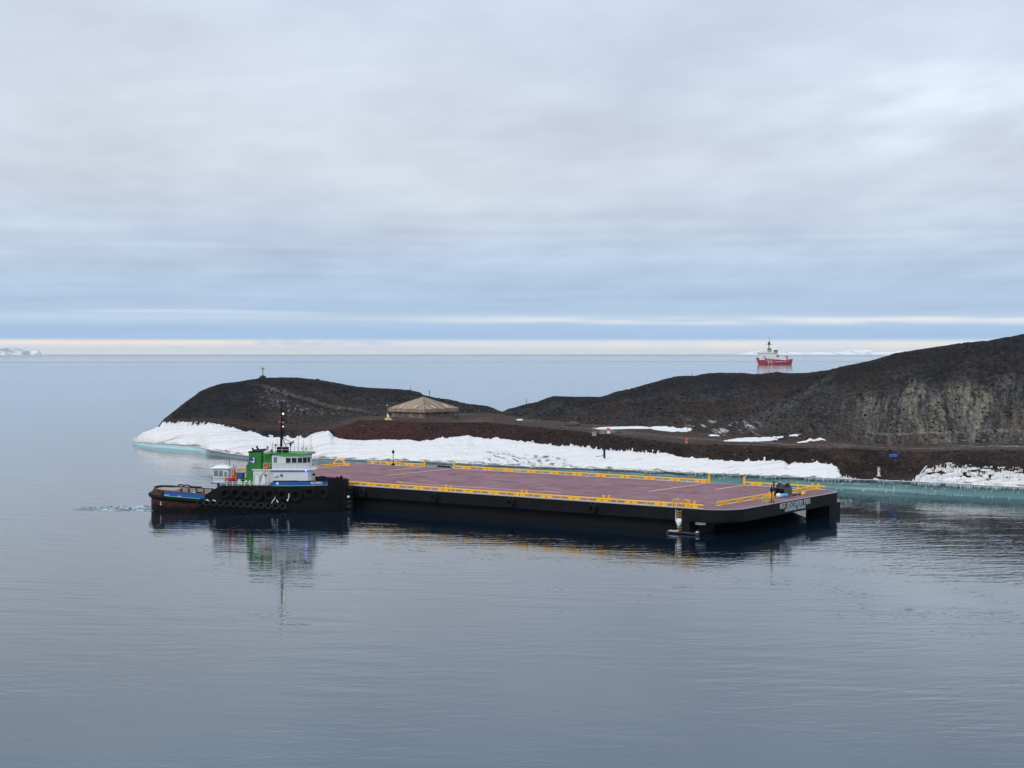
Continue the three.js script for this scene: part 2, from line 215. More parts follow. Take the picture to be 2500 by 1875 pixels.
// rubble, gullies and hollows on top of the surveyed shape
function relief(u, d, c) {
  const x = u * d, D = c.D, hill = bump(d, D[4] + 6, D[6] + 40, 12), bank = bump(d, D[2] + 0.5, D[3] - 1, 1.5), flat = bump(d, D[3], D[4], 4);
  const crest = 1 - 0.6 * bump(d, D[5] - 10, D[5] + 10, 12);
  let h = hill * crest * (0.55 * fbm(x * 0.07, d * 0.05, 3) + 0.34 * fbm(x * 0.35 + 9, d * 0.16, 3) + 0.30 * noise(x * 1.1, d * 0.5) + 0.14 * noise(x * 2.6, d * 1.2));
  h += hill * (1 - bump(d, D[5] - 4, D[5] + 8, 10)) * smooth(0.1, 0.2, u) * (0.75 * fbm(u * 82 + 0.6 * fbm(x * 0.05, d * 0.03, 2), d * 0.014, 3) + 0.22 * fbm(u * 300, d * 0.05, 3));
  h += bank * (0.28 * fbm(x * 0.22, d * 0.2, 3) + 0.14 * noise(x * 0.9, d * 0.9) + 0.06 * noise(x * 2.6, d * 2.6));
  h += flat * (0.10 * fbm(x * 0.12, d * 0.12, 2) + 0.03 * noise(x * 1.1, d * 1.1));
  return h;
}
const ground = (x, z) => { const d = -z, u = x / d, c = column(u); return c.plain(d) + relief(u, d, c); };

const SCORIA = [0.0150, 0.0146, 0.0160], GREY = [0.052, 0.0485, 0.0475], BROWN = [0.038, 0.0235, 0.0180], RED = [0.058, 0.0165, 0.0135], TAN = [0.078, 0.058, 0.046], PALE = [0.165, 0.138, 0.116], SALT = [0.168, 0.153, 0.116], FROST = [0.42, 0.42, 0.43];
function earth(u, d, y, c) {
  const x = u * d, D = c.D, g1 = fbm(x * 0.11, d * 0.07, 4), g2 = fbm(x * 0.6 + 5, d * 0.35, 3), grain = noise(x * 1.15, d * 0.55) * 0.55 + noise(x * 2.4 + 7, d * 1.1) * 0.6;
  const k = (d - D[4]) / (D[5] - D[4]), hf = clamp((y - c.Y[4]) / Math.max(2, c.Y[5] - c.Y[4]));   // height share up the hill
  let col = mix3(SCORIA, GREY, clamp(0.32 + 0.95 * g1 + 0.6 * g2));
  col = mix3(col, BROWN, smooth(-0.1, 0.4, fbm(x * 0.045 + 20, d * 0.04, 3)) * 0.8);
  if (d > D[4]) {
    col = mix3(col, [0.047, 0.035, 0.029], (1 - smooth(0.05, 0.35, hf)) * 0.7);
    col = mix3(col, mix3([0.0105, 0.0108, 0.0125], BROWN, 0.15), smooth(0.6, 0.9, hf) * 0.8);
    // pale mineral streaks running down the right-hand hill
    const v = u * 455, w = fbm(v * 0.05, d * 0.03, 2), st = fbm(v * 0.27 + 1.2 * w, y * 0.05 + 2, 4, 0.62), fine = fbm(v * 0.95 + 2 * w, y * 0.13 + 9, 4, 0.65), lace = 1 - Math.abs(fbm(v * 0.55 + 0.8 * w, y * 0.5 + 30, 3, 0.6)) * 2.8, spots = fbm(v * 1.2, y * 1.3 + 30, 3, 0.65);
    const zone = bump(u, 0.246, 0.300, 0.05) * bump(hf, 0.12 + 0.12 * noise(v * 0.3, 1), 0.42 + 0.14 * noise(v * 0.14, 4), 0.2);
    col = mix3(col, mix3(SALT, [0.105, 0.100, 0.088], smooth(-0.3, 0.3, noise(v * 0.13, y * 0.15))), clamp(zone * 1.05 * smooth(-0.26, 0.46, st * 0.6 + lace * 0.22 + fine * 0.7 + spots * 0.35 - 0.05)));
    const zone2 = bump(u, 0.165, 0.215, 0.03) * bump(hf, 0.15, 0.5, 0.15); col = mix3(col, [0.085, 0.078, 0.062], zone2 * smooth(-0.1, 0.6, spots) * 0.8);
    // the gully between the two right-hand hills
    const gu = 0.150 + 0.058 * hf * 1.05, gd = Math.abs(u - gu + 0.006 * noise(hf * 5, 3)), gw = 0.004 + 0.010 * (1 - hf);
    col = mix3(col, [0.085, 0.077, 0.068], (1 - smooth(gw * 0.1, gw, gd)) * smooth(-0.3, 0.45, fbm((u - gu) * 900, hf * 7, 3) * 0.6 + spots * 0.5) * smooth(0, 0.1, hf) * (1 - smooth(0.85, 1, hf)));
    const fan = bump(u, 0.122, 0.152, 0.014) * (1 - smooth(0.10, 0.24, hf)); col = mix3(col, FROST, fan * smooth(0.12, 0.36, fbm(x * 0.4, y * 1.1, 4, 0.6)));
    // the left-hand hill: bench path, frost patches, blue-black front
    const left = 1 - smooth(-0.07, -0.03, u);
    const pathH = lerp(0.06, 0.86, clamp((-0.092 - u) / 0.074)) ** 1.0, pd = hf - pathH - 0.02 * noise(x * 0.15, 6);
    col = mix3(col, [0.105, 0.085, 0.058], left * bump(pd, -0.01, 0.05, 0.03) * bump(u, -0.165, -0.095, 0.01) * (0.55 + 0.5 * g2));
    col = mix3(col, SCORIA, left * bump(pd, -0.075, -0.03, 0.02) * bump(u, -0.17, -0.1, 0.01) * 0.8);
    const fr = Math.max(bump(u, -0.163, -0.148, 0.006) * bump(hf, 0.35, 0.72, 0.08), bump(u, -0.146, -0.132, 0.006) * bump(hf, 0.18, 0.36, 0.06), bump(u, -0.13, -0.112, 0.006) * bump(hf, 0.18, 0.3, 0.05) * 0.7);
    col = mix3(col, [0.30, 0.30, 0.31], left * fr * smooth(0.08, 0.5, fbm(x * 1.1 + 0.8 * y, y * 1.9, 4, 0.7)) * 0.85);
    col = mix3(col, [0.010, 0.0105, 0.013], left * bump(u, -0.215, -0.165, 0.012) * 0.6);
    // frost at the foot of the right-hand hills
    const foot = (1 - smooth(0.03, 0.12, hf)) * smooth(0.25, 0.3, u); col = mix3(col, FROST, foot * smooth(0.25, 0.5, fbm(x * 0.25, d * 1.5, 4, 0.6)));
    const ledge = bump(hf - 0.085 - 0.02 * noise(u * 30, 2), 0, 0.008, 0.004) * smooth(0.215, 0.25, u); col = mix3(col, [0.17, 0.155, 0.14], ledge * smooth(-0.4, 0.2, noise(x * 0.9, 7)));
  } else if (d > D[3]) {                                                            // terrace
    const t = (d - D[3]) / (D[4] - D[3]), track = fbm(u * 26, t * 7 + 3, 4, 0.55), right = smooth(-0.01, 0.06, u);
    col = mix3([0.042, 0.029, 0.0235], mix3(BROWN, [0.085, 0.058, 0.044], smooth(-0.125, -0.09, u)), clamp(0.42 + 0.75 * track + 0.2 * g2));
    col = mix3(col, PALE, smooth(0.15, 0.45, track) * 0.5 * smooth(-0.125, -0.09, u) + bump(t, 0.38, 0.47, 0.05) * 0.45 * right);
    col = mix3(col, [0.07, 0.034, 0.026], smooth(0.05, 0.4, fbm(x * 0.06, d * 0.1 + 9, 3)) * 0.6);
    col = mix3(col, FROST, smooth(0.27, 0.33, u) * bump(t, 0.62, 0.82, 0.1) * smooth(0.0, 0.35, fbm(x * 0.3, d * 1.2, 4, 0.6)));
  } else {                                                                          // banks
    const leftBank = 1 - smooth(-0.13, -0.112, u), red = bump(u, -0.118, -0.07, 0.012) + 0.35 * bump(u, -0.06, 0.02, 0.03);
    const soil = col; col = mix3(mix3([0.012, 0.0085, 0.0078], BROWN, clamp(0.5 + g1)), RED, clamp(red * (0.72 + 0.5 * g1)));
    col = mix3(col, [0.055, 0.038, 0.029], smooth(0.175, 0.19, u) * smooth(0.0, 0.6, fbm(x * 0.2, d * 0.3 + 4, 4)) * 0.8);
    col = mix3(col, soil, leftBank);
    col = mix3(col, [0.13, 0.105, 0.09], smooth(0.38, 0.6, fbm(x * 0.35 + 40, d * 0.8, 4, 0.6)) * 0.6);
  }
  const q = Math.max(0.25, 1 + 0.75 * grain + 0.5 * g2); return [col[0] * q, col[1] * q, col[2] * q];
}
const SOIL = new THREE.MeshPhysicalMaterial({ vertexColors: true, roughness: 1, specularIntensity: 0.15, side: THREE.DoubleSide });
function gridGeo(cols, rows, put) {       // put(i, j) -> [x, y, z, r, g, b, keep]
  const n = cols * rows, P = new Float32Array(n * 3), C = new Float32Array(n * 3), K = new Uint8Array(n);
  for (let i = 0; i < cols; i++) for (let j = 0; j < rows; j++) { const v = put(i, j), o = (i * rows + j); P[o * 3] = v[0]; P[o * 3 + 1] = v[1]; P[o * 3 + 2] = v[2]; C[o * 3] = v[3]; C[o * 3 + 1] = v[4]; C[o * 3 + 2] = v[5]; K[o] = v[6] === false ? 0 : 1; }
  return { P, C, K, cols, rows };
}
function meshOf(G, j0 = 0, j1 = G.rows - 1) {
  const rows = j1 - j0 + 1, n = G.cols * rows, P = new Float32Array(n * 3), C = new Float32Array(n * 3), I = [];
  for (let i = 0; i < G.cols; i++) { P.set(G.P.subarray((i * G.rows + j0) * 3, (i * G.rows + j1 + 1) * 3), i * rows * 3); C.set(G.C.subarray((i * G.rows + j0) * 3, (i * G.rows + j1 + 1) * 3), i * rows * 3); }
  const keep = (i, j) => G.K[i * G.rows + j0 + j];
  for (let i = 0; i < G.cols - 1; i++) for (let j = 0; j < rows - 1; j++) { if (!(keep(i, j) || keep(i + 1, j) || keep(i, j + 1) || keep(i + 1, j + 1))) continue; const a = i * rows + j, b = a + rows; I.push(a, b, a + 1, b, b + 1, a + 1); }
  const g = new THREE.BufferGeometry(); g.setAttribute('position', new THREE.BufferAttribute(P, 3)); g.setAttribute('color', new THREE.BufferAttribute(C, 3)); g.setIndex(I); g.computeVertexNormals(); return g;
}
const U0 = -0.2448, U1 = 0.40, COLS = 1320;
const SEG = [2, 8, 46, 50, 190, 12, 6];   // rows between the knots
{
  const rows = SEG.reduce((a, b) => a + b) + 1;
  let cu = null, c = null;
  const G = gridGeo(COLS, rows, (i, j) => {
    const u = lerp(U0, U1, i / (COLS - 1)); if (u !== cu) { cu = u; c = column(u); }
    let s = 0, k = j; while (s < SEG.length - 1 && k >= SEG[s]) { k -= SEG[s]; s++; }
    const d = lerp(c.D[s], c.D[s + 1], k / SEG[s]), y = c.plain(d) + relief(u, d, c), col = earth(u, d, y, c);
    return [u * d, y, -d, ...col];
  });
  const b = SEG[0] + SEG[1] + SEG[2], k = b + SEG[3];
  structure('shore_bank', meshOf(G, 0, b), SOIL, 'dark brown and rust red scoria bank above the snow');
  structure('dirt_road', meshOf(G, b, k), SOIL, 'flat brown gravel track along the top of the bank');
  structure('hills', meshOf(G, k, rows - 1), SOIL, 'black volcanic hills with pale mineral streaks on the right');
}

// ---------------------------------------------------------------- ice foot: snow slope, ice wall and icicles
const lipShape = (u) => { const x = u * 400; return { out: 0.25 + 0.35 * fbm(x * 0.16, 3.2, 3) + 0.15 * noise(x * 0.9, 5), up: 0.16 * fbm(x * 0.22, 8.1, 3) + 0.06 * noise(x * 1.7, 2) }; };
const SNOW_MAT = new THREE.MeshPhysicalMaterial({ vertexColors: true, roughness: 0.75, side: THREE.DoubleSide });
const ICE_MAT = new THREE.MeshPhysicalMaterial({ vertexColors: true, roughness: 0.22, ior: 1.31, side: THREE.DoubleSide });
const iceFoot = new THREE.Group(); iceFoot.name = 'ice_foot'; iceFoot.userData = { kind: 'structure', label: 'white ice foot along the shore with a blue green wall and icicles' }; scene.add(iceFoot);
{
  const N = 1500, uA = U0, uB = U1, ROWS = 130, S1 = 1.85;
  const G = gridGeo(N, ROWS, (i, j) => {
    const u = lerp(uA, uB, i / (N - 1)), c = column(u), L = lipShape(u), s = j / (ROWS - 1) * S1, dl = c.ds + 0.4, dn = c.D[2], db = c.D[3], x = u * 400;
    if (j === 0) { const d = dl - 0.4 - L.out; return [u * d, c.lip + L.up, -d, 0.74, 0.715, 0.685]; }
    const d = s <= 1 ? lerp(dl, dn, s) : lerp(dn, db, (s - 1)), e = s <= 1 ? (1 - s) * (dn - dl) : -(d - dn);
    const streaky = bump(u, 0.03, 0.10, 0.012) * 1 + bump(u, -0.235, -0.2, 0.01) * 0.9 + smooth(0.258, 0.265, u) * 0.7 + bump(u, 0.212, 0.258, 0.004) * 0.5;
    const patchy = ledgeAt(u);
    const leftTip = 1 - smooth(-0.13, -0.11, u); let n = (1 + 1.4 * leftTip) * (3.4 * fbm(x * 0.35, e * 0.12, 3) + 2.0 * fbm(x * 1.7 + 4 + 0.4 * e, e * 0.3, 3, 0.6)) + streaky * (5.0 + 14 * leftTip) * Math.max(-0.35, fbm(x * 1.5 + e * 0.10, e * 0.05 + 5, 3, 0.65)) - patchy * 34 * smooth(-0.16, 0.14, fbm(x * 0.34 + 0.45 * e, e * 0.5 + 11, 5, 0.72) + 0.3 * bump(u, 0.2135, 0.259, 0.004) + 0.10 * smooth(0.35, 0.7, s) - 0.14 * (1 - smooth(0.1, 0.3, s))) * smooth(0.0, 0.05, s);
    n *= smooth(-0.5, 3, dn - dl) * (1 - bump(u, -0.26, -0.232, 0.004) * 0.9);
    const th = clamp((e + n) * 0.11, -0.5, 0.34);
    const lumps = (0.5 * fbm(x * 0.16, d * 0.22, 4) + 0.2 * noise(x * 0.7, d * 0.7) + 0.06 * noise(x * 1.9, d * 1.6) + 0.10 * (noise(x * 0.05, d * 0.9) * smooth(2, 8, e))) * smooth(0.3, 2.5, e);
    const round = 0.25 * (1 - smooth(0, 0.12, s));
    const y = c.plain(Math.max(d, c.D[1])) + (s <= 1 ? 0 : relief(u, d, c)) + Math.max(0, (c.lip - c.Y[1]) * Math.pow(1 - Math.min(s, 1), 0.85)) + th + lumps * (1 - 0.6 * patchy) - (0.38 + round) * (1 - smooth(0, 0.2, s)) * (1 - 0.8 * patchy);
    const dirtBand = smooth(0.1, 0.5, fbm(x * 0.05, d * 0.8 + y * 1.5, 4, 0.6)), dirt = clamp((bump(u, -0.26, -0.13, 0.04) * 0.9 + 0.5) * dirtBand + 0.3 * smooth(0.2, 0.4, noise(x * 0.04, d * 1.3 + y * 3)) + 0.10 * fbm(x * 0.2, d * 0.4, 3));
    let col = mix3([0.74, 0.715, 0.685], [0.50, 0.44, 0.405], dirt * 0.9);
    const grimeAndLipShade = bump(u, -0.012, 0.030, 0.008) * bump(s, 0.10, 0.30, 0.05) * smooth(0.0, 0.3, fbm(x * 0.9 + d * 0.5, d * 0.35, 4, 0.6)) + bump(s, 0.004, 0.05, 0.02) * smooth(-0.2, 0.3, fbm(x * 0.3, s * 20, 4, 0.6)) + 0.35 * bump(s, 0.05, 0.4, 0.1) * smooth(0.18, 0.5, fbm(x * 0.12 + 0.2 * d, d * 0.7 + 20, 5, 0.6));  // dirt streaks, plus grey shade painted into the snow along the lip
    col = mix3(col, [0.10, 0.097, 0.095], clamp(grimeAndLipShade));
    col = mix3(col, [0.20, 0.16, 0.135], 0.6 * smooth(0.12, 0.5, fbm(x * 0.4, e * 0.6 + 3, 4, 0.6)) * (1 - smooth(0.1, 1.4, e)) + patchy * 0.3 * smooth(0.2, 0.5, fbm(x * 0.5, d, 3)));
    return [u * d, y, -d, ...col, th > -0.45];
  });
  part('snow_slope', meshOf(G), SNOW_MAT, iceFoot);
  // the wall: a hollowed face under the lip
  const prof = [[0.15, -1.4, 0], [0.06, -0.12, 0], [0.0, 0.10, 0], [-0.10, 0.16, 0], [-0.22, 0.26, 0], [-0.33, 0.36, 0], [-0.42, 0.46, 0], [-0.5, 0.56, 0], [-0.55, 0.66, 0], [-0.52, 0.75, 0], [-0.35, 0.84, 0.4], [-0.05, 0.91, 0.8], [0.05, 0.96, 1], [0, 1, 1]];
  const Wl = gridGeo(2200, prof.length, (i, j) => {
    const u = lerp(uA, uB, i / 2199), c = column(u), L = lipShape(u), x = u * 400, [o, f, w] = prof[j], ds = c.ds;
    const fr = 0.12 * noise(x * 0.45, f * 3) + 0.07 * noise(x * 1.6, f * 5), deep = 0.45 + 0.9 * smooth(0.02, 0.1, u);
    const d = ds - (j === prof.length - 1 ? L.out : w * L.out * 0.9 + o * deep + fr), y = j === 0 ? -1.4 : Math.min(f, 1) * (c.lip + L.up) + (f < 0 ? -0.2 : 0);
    const teal = smooth(0.0, 0.09, u), tip = bump(u, -0.25, -0.199, 0.003), layer = noise(x * 0.02, y * 6.5 + 0.3 * noise(x * 0.1, 3)) * 0.5 + noise(x * 0.03, y * 15) * 0.3;
    let col = mix3([0.17, 0.20, 0.21], [0.115, 0.225, 0.225], teal);
    col = mix3(col, [0.42, 0.66, 0.68], tip);
    col = mix3(col, [0.72, 0.74, 0.74], tip * smooth(0.42, 0.66, f + 0.12 * noise(x * 0.4, 2)));
    col = mix3(col, mix3(col, [0.42, 0.55, 0.54], 0.75), smooth(-0.05, 0.45, layer) * 0.9);
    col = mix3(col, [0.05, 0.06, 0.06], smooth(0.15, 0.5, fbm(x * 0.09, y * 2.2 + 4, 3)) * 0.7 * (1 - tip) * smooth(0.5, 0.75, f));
    col = mix3(col, [0.76, 0.78, 0.79], w * (0.85 + 0.3 * noise(x * 0.8, f * 4)));
    return [u * d, y, -d, ...col];
  });
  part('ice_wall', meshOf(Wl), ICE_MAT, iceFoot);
  const r = rng(31), list = []; const cone = new THREE.ConeGeometry(1, 1, 5, 1, true); cone.translate(0, -0.5, 0).rotateX(Math.PI); cone.translate(0, 0, 0);
  for (let k = 0; k < 3600; k++) {
    const u = lerp(-0.13, 0.37, r()), x = u * 400, dens = smooth(-0.25, 0.35, fbm(x * 0.12, 1.7, 3)); if (r() > dens) continue;
    const c = column(u), L = lipShape(u), d = c.ds - L.out * 0.75 + r() * 0.25, y = (c.lip + L.up) * (0.9 + 0.04 * r()), len = (0.14 + 0.62 * r() * r()) * (0.7 + 0.6 * dens) * (1 + 0.5 * smooth(0.15, 0.25, u)), w = 0.035 + 0.075 * r();
    const g = new THREE.ConeGeometry(w, len, 5, 1, true); g.rotateX(Math.PI); g.translate(u * d, y - len / 2, -d); list.push(g);
  }
  const ic = part('icicle_fringe', mergeGeometries(list), new THREE.MeshPhysicalMaterial({ color: new THREE.Color(0.72, 0.79, 0.80), roughness: 0.25, side: THREE.DoubleSide }), iceFoot); ic.userData.kind = 'stuff';
}
// loose stones strewn over the hills and banks: nobody could count them
{
  const r = rng(404), N = 15000, g = new THREE.IcosahedronGeometry(1, 1), p = g.attributes.position; for (let i = 0; i < p.count; i++) { const x = p.getX(i), y = p.getY(i), z = p.getZ(i), n = 1 + 0.35 * noise(x * 1.7 + 3, y * 1.7 + z * 2.1); p.setXYZ(i, x * n, y * n * 0.75, z * n); } g.computeVertexNormals();
  const m = new THREE.InstancedMesh(g, new THREE.MeshPhysicalMaterial({ roughness: 1, specularIntensity: 0.15 }), N); m.name = 'scattered_stones'; const M4 = new THREE.Matrix4(), q = new THREE.Quaternion(), c = new THREE.Color();
  for (let k = 0; k < N; k++) {
    let u, d, col, y; for (let t = 0; t < 30; t++) { u = lerp(-0.22, 0.36, r()); col = column(u); const onBank = r() < 0.16; d = onBank ? lerp(col.D[2] + 2, col.D[3], r()) : lerp(col.D[4] + 1, col.D[5] - 5, r()); if (fbm(u * 60, d * 0.05, 3) > r() * 0.9 - 0.35) break; }
    y = col.plain(d) + relief(u, d, col); const s = 0.09 + 0.30 * Math.pow(r(), 6), tone = 0.012 + 0.075 * r() * r(); q.setFromEuler(new THREE.Euler(r() * 0.5, r() * 6.3, r() * 0.5));
    M4.compose(new THREE.Vector3(u * d, y + s * 0.12, -d), q, new THREE.Vector3(s * (1 + 0.5 * r()), s * (0.7 + 0.5 * r()), s)); m.setMatrixAt(k, M4); m.setColorAt(k, c.setRGB(tone * 1.05, tone * 0.97, tone * 0.95));
  }
  m.userData = { kind: 'stuff', label: 'loose dark stones strewn over the volcanic slopes' }; scene.add(m);
}
// separate drifts lying on the ground: [x, z, half length, half depth, turn, seed]
function drift(x0, z0, a, b, turn, seed, label) {
  const A = 90, B = 40, cs = Math.cos(turn), sn = Math.sin(turn);
  const G = gridGeo(A, B, (i, j) => {
    const p = (i / (A - 1) * 2 - 1) * 1.25, q = (j / (B - 1) * 2 - 1) * 1.25, x = x0 + cs * p * a - sn * q * b, z = z0 + sn * p * a + cs * q * b;
    const e = 1 - Math.hypot(p, q * (1 + 0.3 * Math.sin(p * 3 + seed))) + 0.45 * fbm(p * 2.2 + seed, q * 1.3 + seed * 2, 4, 0.6), th = clamp(e * 0.9, -0.3, 0.28);
    const s = 0.74 + 0.05 * noise(x, z); return [x, ground(x, z) + th, z, s, s * 0.97, s * 0.93, th > -0.25];
  });
  const m = part(numbered('snow_patch'), meshOf(G), SNOW_MAT, scene); m.userData = { label, category: 'snow patch' };
}

// ---------------------------------------------------------------- the barge pier
const BTURN = -0.62587, BPOS = [0.05, 0, -285.58], BL = 110.08, BW = 42.9, DECK = 4.0;
// a point of the barge's own frame in the world
const onBarge = (x, z, y = DECK) => [BPOS[0] + Math.cos(BTURN) * x + Math.sin(BTURN) * z, y, BPOS[2] - Math.sin(BTURN) * x + Math.cos(BTURN) * z];
const matte = (c, rough, extra = {}) => { const m = new THREE.MeshPhysicalMaterial({ roughness: rough, specularIntensity: 0.35, side: THREE.DoubleSide, ...extra }); m.color.setRGB(...c); return m; };
const YELLOW = mat([0.86, 0.46, 0.010], 0.55), BLACK_PAINT = matte([0.005, 0.005, 0.0055], 0.6), RUBBER = matte([0.007, 0.007, 0.0075], 0.9), STEEL = mat([0.06, 0.062, 0.065], 0.5, 0.3), WHITE_PAINT = mat([0.78, 0.78, 0.76], 0.45);
const roundRect = (l, w, r, n = 10) => { r -= 2; l += 1.4; const p = []; for (const [cx, cz, a0] of [[l / 2 - r, w / 2 - r, 0], [-l / 2 + r, w / 2 - r, 1], [-l / 2 + r, -w / 2 + r, 2], [l / 2 - r, -w / 2 + r, 3]]) for (let i = 0; i <= n; i++) { const a = (a0 + i / n) * Math.PI / 2; p.push([cx + r * Math.cos(a), cz + r * Math.sin(a)]); } return p.map(([x, z]) => [x + 0.7, z]); };
const deckTex = wear(3, 1024, 512, (u, v) => {
  const x = u * 110, y = v * 43, b = fbm(x * 0.10, y * 0.16, 4), f = fbm(x * 0.5, y * 0.9 + 7, 4, 0.6), g = noise(x * 4.1, y * 4.3), st = fbm(x * 0.22 + 30, y * 0.9, 3);
  const seam = Math.min(Math.abs((x / 6.1) % 1 - 0.5), 1) < 0.008 || Math.abs((y / 2.45) % 1 - 0.5) < 0.012 ? 0.94 : 1;
  const k = (0.80 + 0.13 * b + 0.09 * f + 0.05 * g) * seam; return mix3([0.73 * k, 0.565 * k, 0.595 * k], [0.78, 0.68, 0.70], smooth(0.05, 0.5, st) * 0.5).map((c) => c * (1 - 0.22 * smooth(0.18, 0.45, fbm(x * 0.16 + 50, y * 0.5 + 9, 4, 0.6))) * (1 - 0.12 * smooth(0.3, 0.5, noise(x * 0.02 + 8, y * 1.6)) * smooth(-0.2, 0.3, noise(x * 0.06, y * 0.2))));
});
const barge = thing('barge_pier', 'huge flat barge pier with purple red deck, yellow kerb rails and black sides', 'barge', BPOS, BTURN);
{
  const hullTex = wear(9, 512, 128, (u, v) => { const x = u * 110, n = fbm(x * 0.3, v * 3, 4), s = fbm(x * 1.6, v * 0.6, 3); const k = 0.72 + 0.22 * n + 0.15 * s; const salt = smooth(0.35, 0.6, fbm(x * 0.8, v * 1.2 + 9, 4)) * 0.35; return [k + salt, k + salt, k * 1.03 + salt]; });
  const side = matte([0.0105, 0.0108, 0.012], 0.6, { map: hullTex });
  const fascia = prism(roundRect(BL, BW, 7, 14), 2.0, 3.985, 0.05); { const p = fascia.attributes.position, uv = fascia.attributes.uv; for (let i = 0; i < p.count; i++) uv.setXY(i, (p.getX(i) + p.getZ(i)) / 110, p.getY(i) / 4); }
  part('hull_side', fascia, side, barge);
  const edge = prism(roundRect(BL - 0.04, BW - 0.04, 6.98, 14), 3.94, 4.004, 0.02); part('deck_edge', edge, mat([0.30, 0.28, 0.31], 0.6), barge);
  const dg = new THREE.ShapeGeometry(new THREE.Shape(roundRect(BL - 0.9, BW - 0.9, 6.6, 14).map(([x, z]) => new THREE.Vector2(x, -z)))); dg.rotateX(-Math.PI / 2).translate(0, 4.012, 0);
  { const p = dg.attributes.position, uv = dg.attributes.uv; for (let i = 0; i < p.count; i++) uv.setXY(i, p.getX(i) / 112 + 0.5, p.getZ(i) / 43 + 0.5); }
  part('deck', dg, matte([0.80, 0.735, 0.715], 0.9, { map: deckTex }), barge);
  // the narrower pontoon below the overhanging deck, raked at both ends
  const h = BL / 2, pont = plate([[-h + 3, 2.0], [h - 3, 2.0], [h - 13, -1.6], [-h + 13, -1.6]], BW - 3.2, 0, 0.05); part('pontoon', pont, BLACK_PAINT, barge);
  for (const [x, z] of [[h - 1.9, -BW / 2 + 2.5], [h - 7.2, BW / 2 - 4.4], [-h + 7.2, -BW / 2 + 4.1], [-h + 7.2, BW / 2 - 4.4]]) part('skeg', rbox(4.4, 3.55, 4.6, 0.08, x, 0.2, z), BLACK_PAINT, barge);
  // kerb rails: pipe on pairs of blocks with thin posts between
  function kerb(x0, z0, x1, z1, phase = 0, label) {
    const L = Math.hypot(x1 - x0, z1 - z0), a = Math.atan2(-(z1 - z0), x1 - x0), g = new THREE.Group(); g.name = 'kerb_rail'; g.position.set(x0, DECK + 0.012, z0); g.rotation.y = a; if (label) g.userData.label = label; barge.add(g);
    part('pipe', cyl(0.135, 0.135, L, L / 2, 0.52, 0, 12, 0, 0, Math.PI / 2), YELLOW, g);
    part('kerb_plate', box(L, 0.05, 0.62, L / 2, 0.026, 0), mat([0.56, 0.53, 0.58], 0.6), g);
    for (let x = 0.7 + phase; x < L - 0.3; x += 5.45) { for (const dx of [-0.62, 0.62]) if (x + dx > 0.4 && x + dx < L - 0.4) part('kerb_block', rbox(1.05, 0.36, 0.42, 0.03, x + dx, 0.232, 0), YELLOW, g); if (x + 2.72 < L - 0.4) part('kerb_post', rbox(0.22, 0.36, 0.3, 0.02, x + 2.72, 0.232, 0), YELLOW, g); }
    return g;
  }
  const zn = BW / 2 - 0.75, zf = -BW / 2 + 0.75;
  kerb(-51.5, zn, 51.3, zn, 2.0, 'yellow kerb rail along the near side of the deck');
  kerb(-53.3, zf, -37.9, zf, 0.2, 'short yellow kerb rail at the far left corner'); kerb(-29.6, zf, 29.6, zf, 2.4, 'long yellow kerb rail along the far side'); kerb(37.1, zf, 52.8, zf, 1.6, 'short yellow kerb rail at the far right corner');
  kerb(50.9, 15.4, 50.9, zf + 0.5, 1.2, 'yellow kerb rail across the right end'); kerb(-53.2, 15.4, -53.2, -13.0, 1.0, 'yellow kerb rail across the left end');
  for (const x of [-37.65, -29.75, 29.75, 36.95]) part('gap_post', [rbox(0.34, 1.55, 0.34, 0.04, x, DECK + 0.79, zf - 0.02), rbox(0.5, 0.06, 0.5, 0.02, x, DECK + 0.045, zf - 0.02)], YELLOW, barge);
  // deck markings
  const LINE = mat([0.88, 0.62, 0.34], 0.7); const line = (x0, z0, x1, z1, w = 0.3) => { const L = Math.hypot(x1 - x0, z1 - z0); part('painted_line', box(L, 0.006, w, (x0 + x1) / 2, 4.0205, (z0 + z1) / 2, 0, Math.atan2(-(z1 - z0), x1 - x0), 0), LINE, barge); };
  line(-37.5, -9.1, -37.5, -19.4); line(-29.8, 0.9, -29.8, -19.2); line(29.4, 0.4, 29.4, -20.2); line(36.9, -9.9, 36.9, -20.3); line(-19, 10.4, -16.2, 12.1); line(-16.2, 12.1, 18.4, 11.2);
  // double bitts standing along the rails
  function bitt(x, z, turn = 0) { const g = new THREE.Group(); g.name = 'mooring_bitt'; g.position.set(x, DECK + 0.012, z); g.rotation.y = turn; barge.add(g); part('base', rbox(1.7, 0.12, 0.7, 0.03, 0, 0.06, 0), YELLOW, g); for (const s of [-0.5, 0.5]) part('post', [cyl(0.2, 0.2, 0.85, s, 0.5, 0, 14), cyl(0.26, 0.26, 0.1, s, 0.92, 0, 14)], YELLOW, g); }
  for (const x of [-33, 0.4, 16.6, 32.9, 48.6]) bitt(x, BW / 2 - 0.42 - 0.75 - 0.8); bitt(50.9, zf - 0.02, 0.4); bitt(51.7, -1.9, Math.PI / 2); bitt(-44, zf + 0.9);
  { const g = new THREE.Group(); g.name = 'closed_chock'; g.position.set(-54.0, DECK, -12.4); g.rotation.y = 0.5; g.userData.label = 'yellow curved chock on the far left corner'; barge.add(g); part('hoop', tube([[-1.1, 0.05, 0], [-1.05, 0.8, 0], [-0.6, 1.25, 0], [0.3, 1.3, 0], [0.9, 1.0, 0], [1.1, 0.05, 0]], 0.2, 24, 8), YELLOW, g); part('foot', rbox(3.4, 0.5, 0.8, 0.05, 0.6, 0.27, 0), YELLOW, g); }
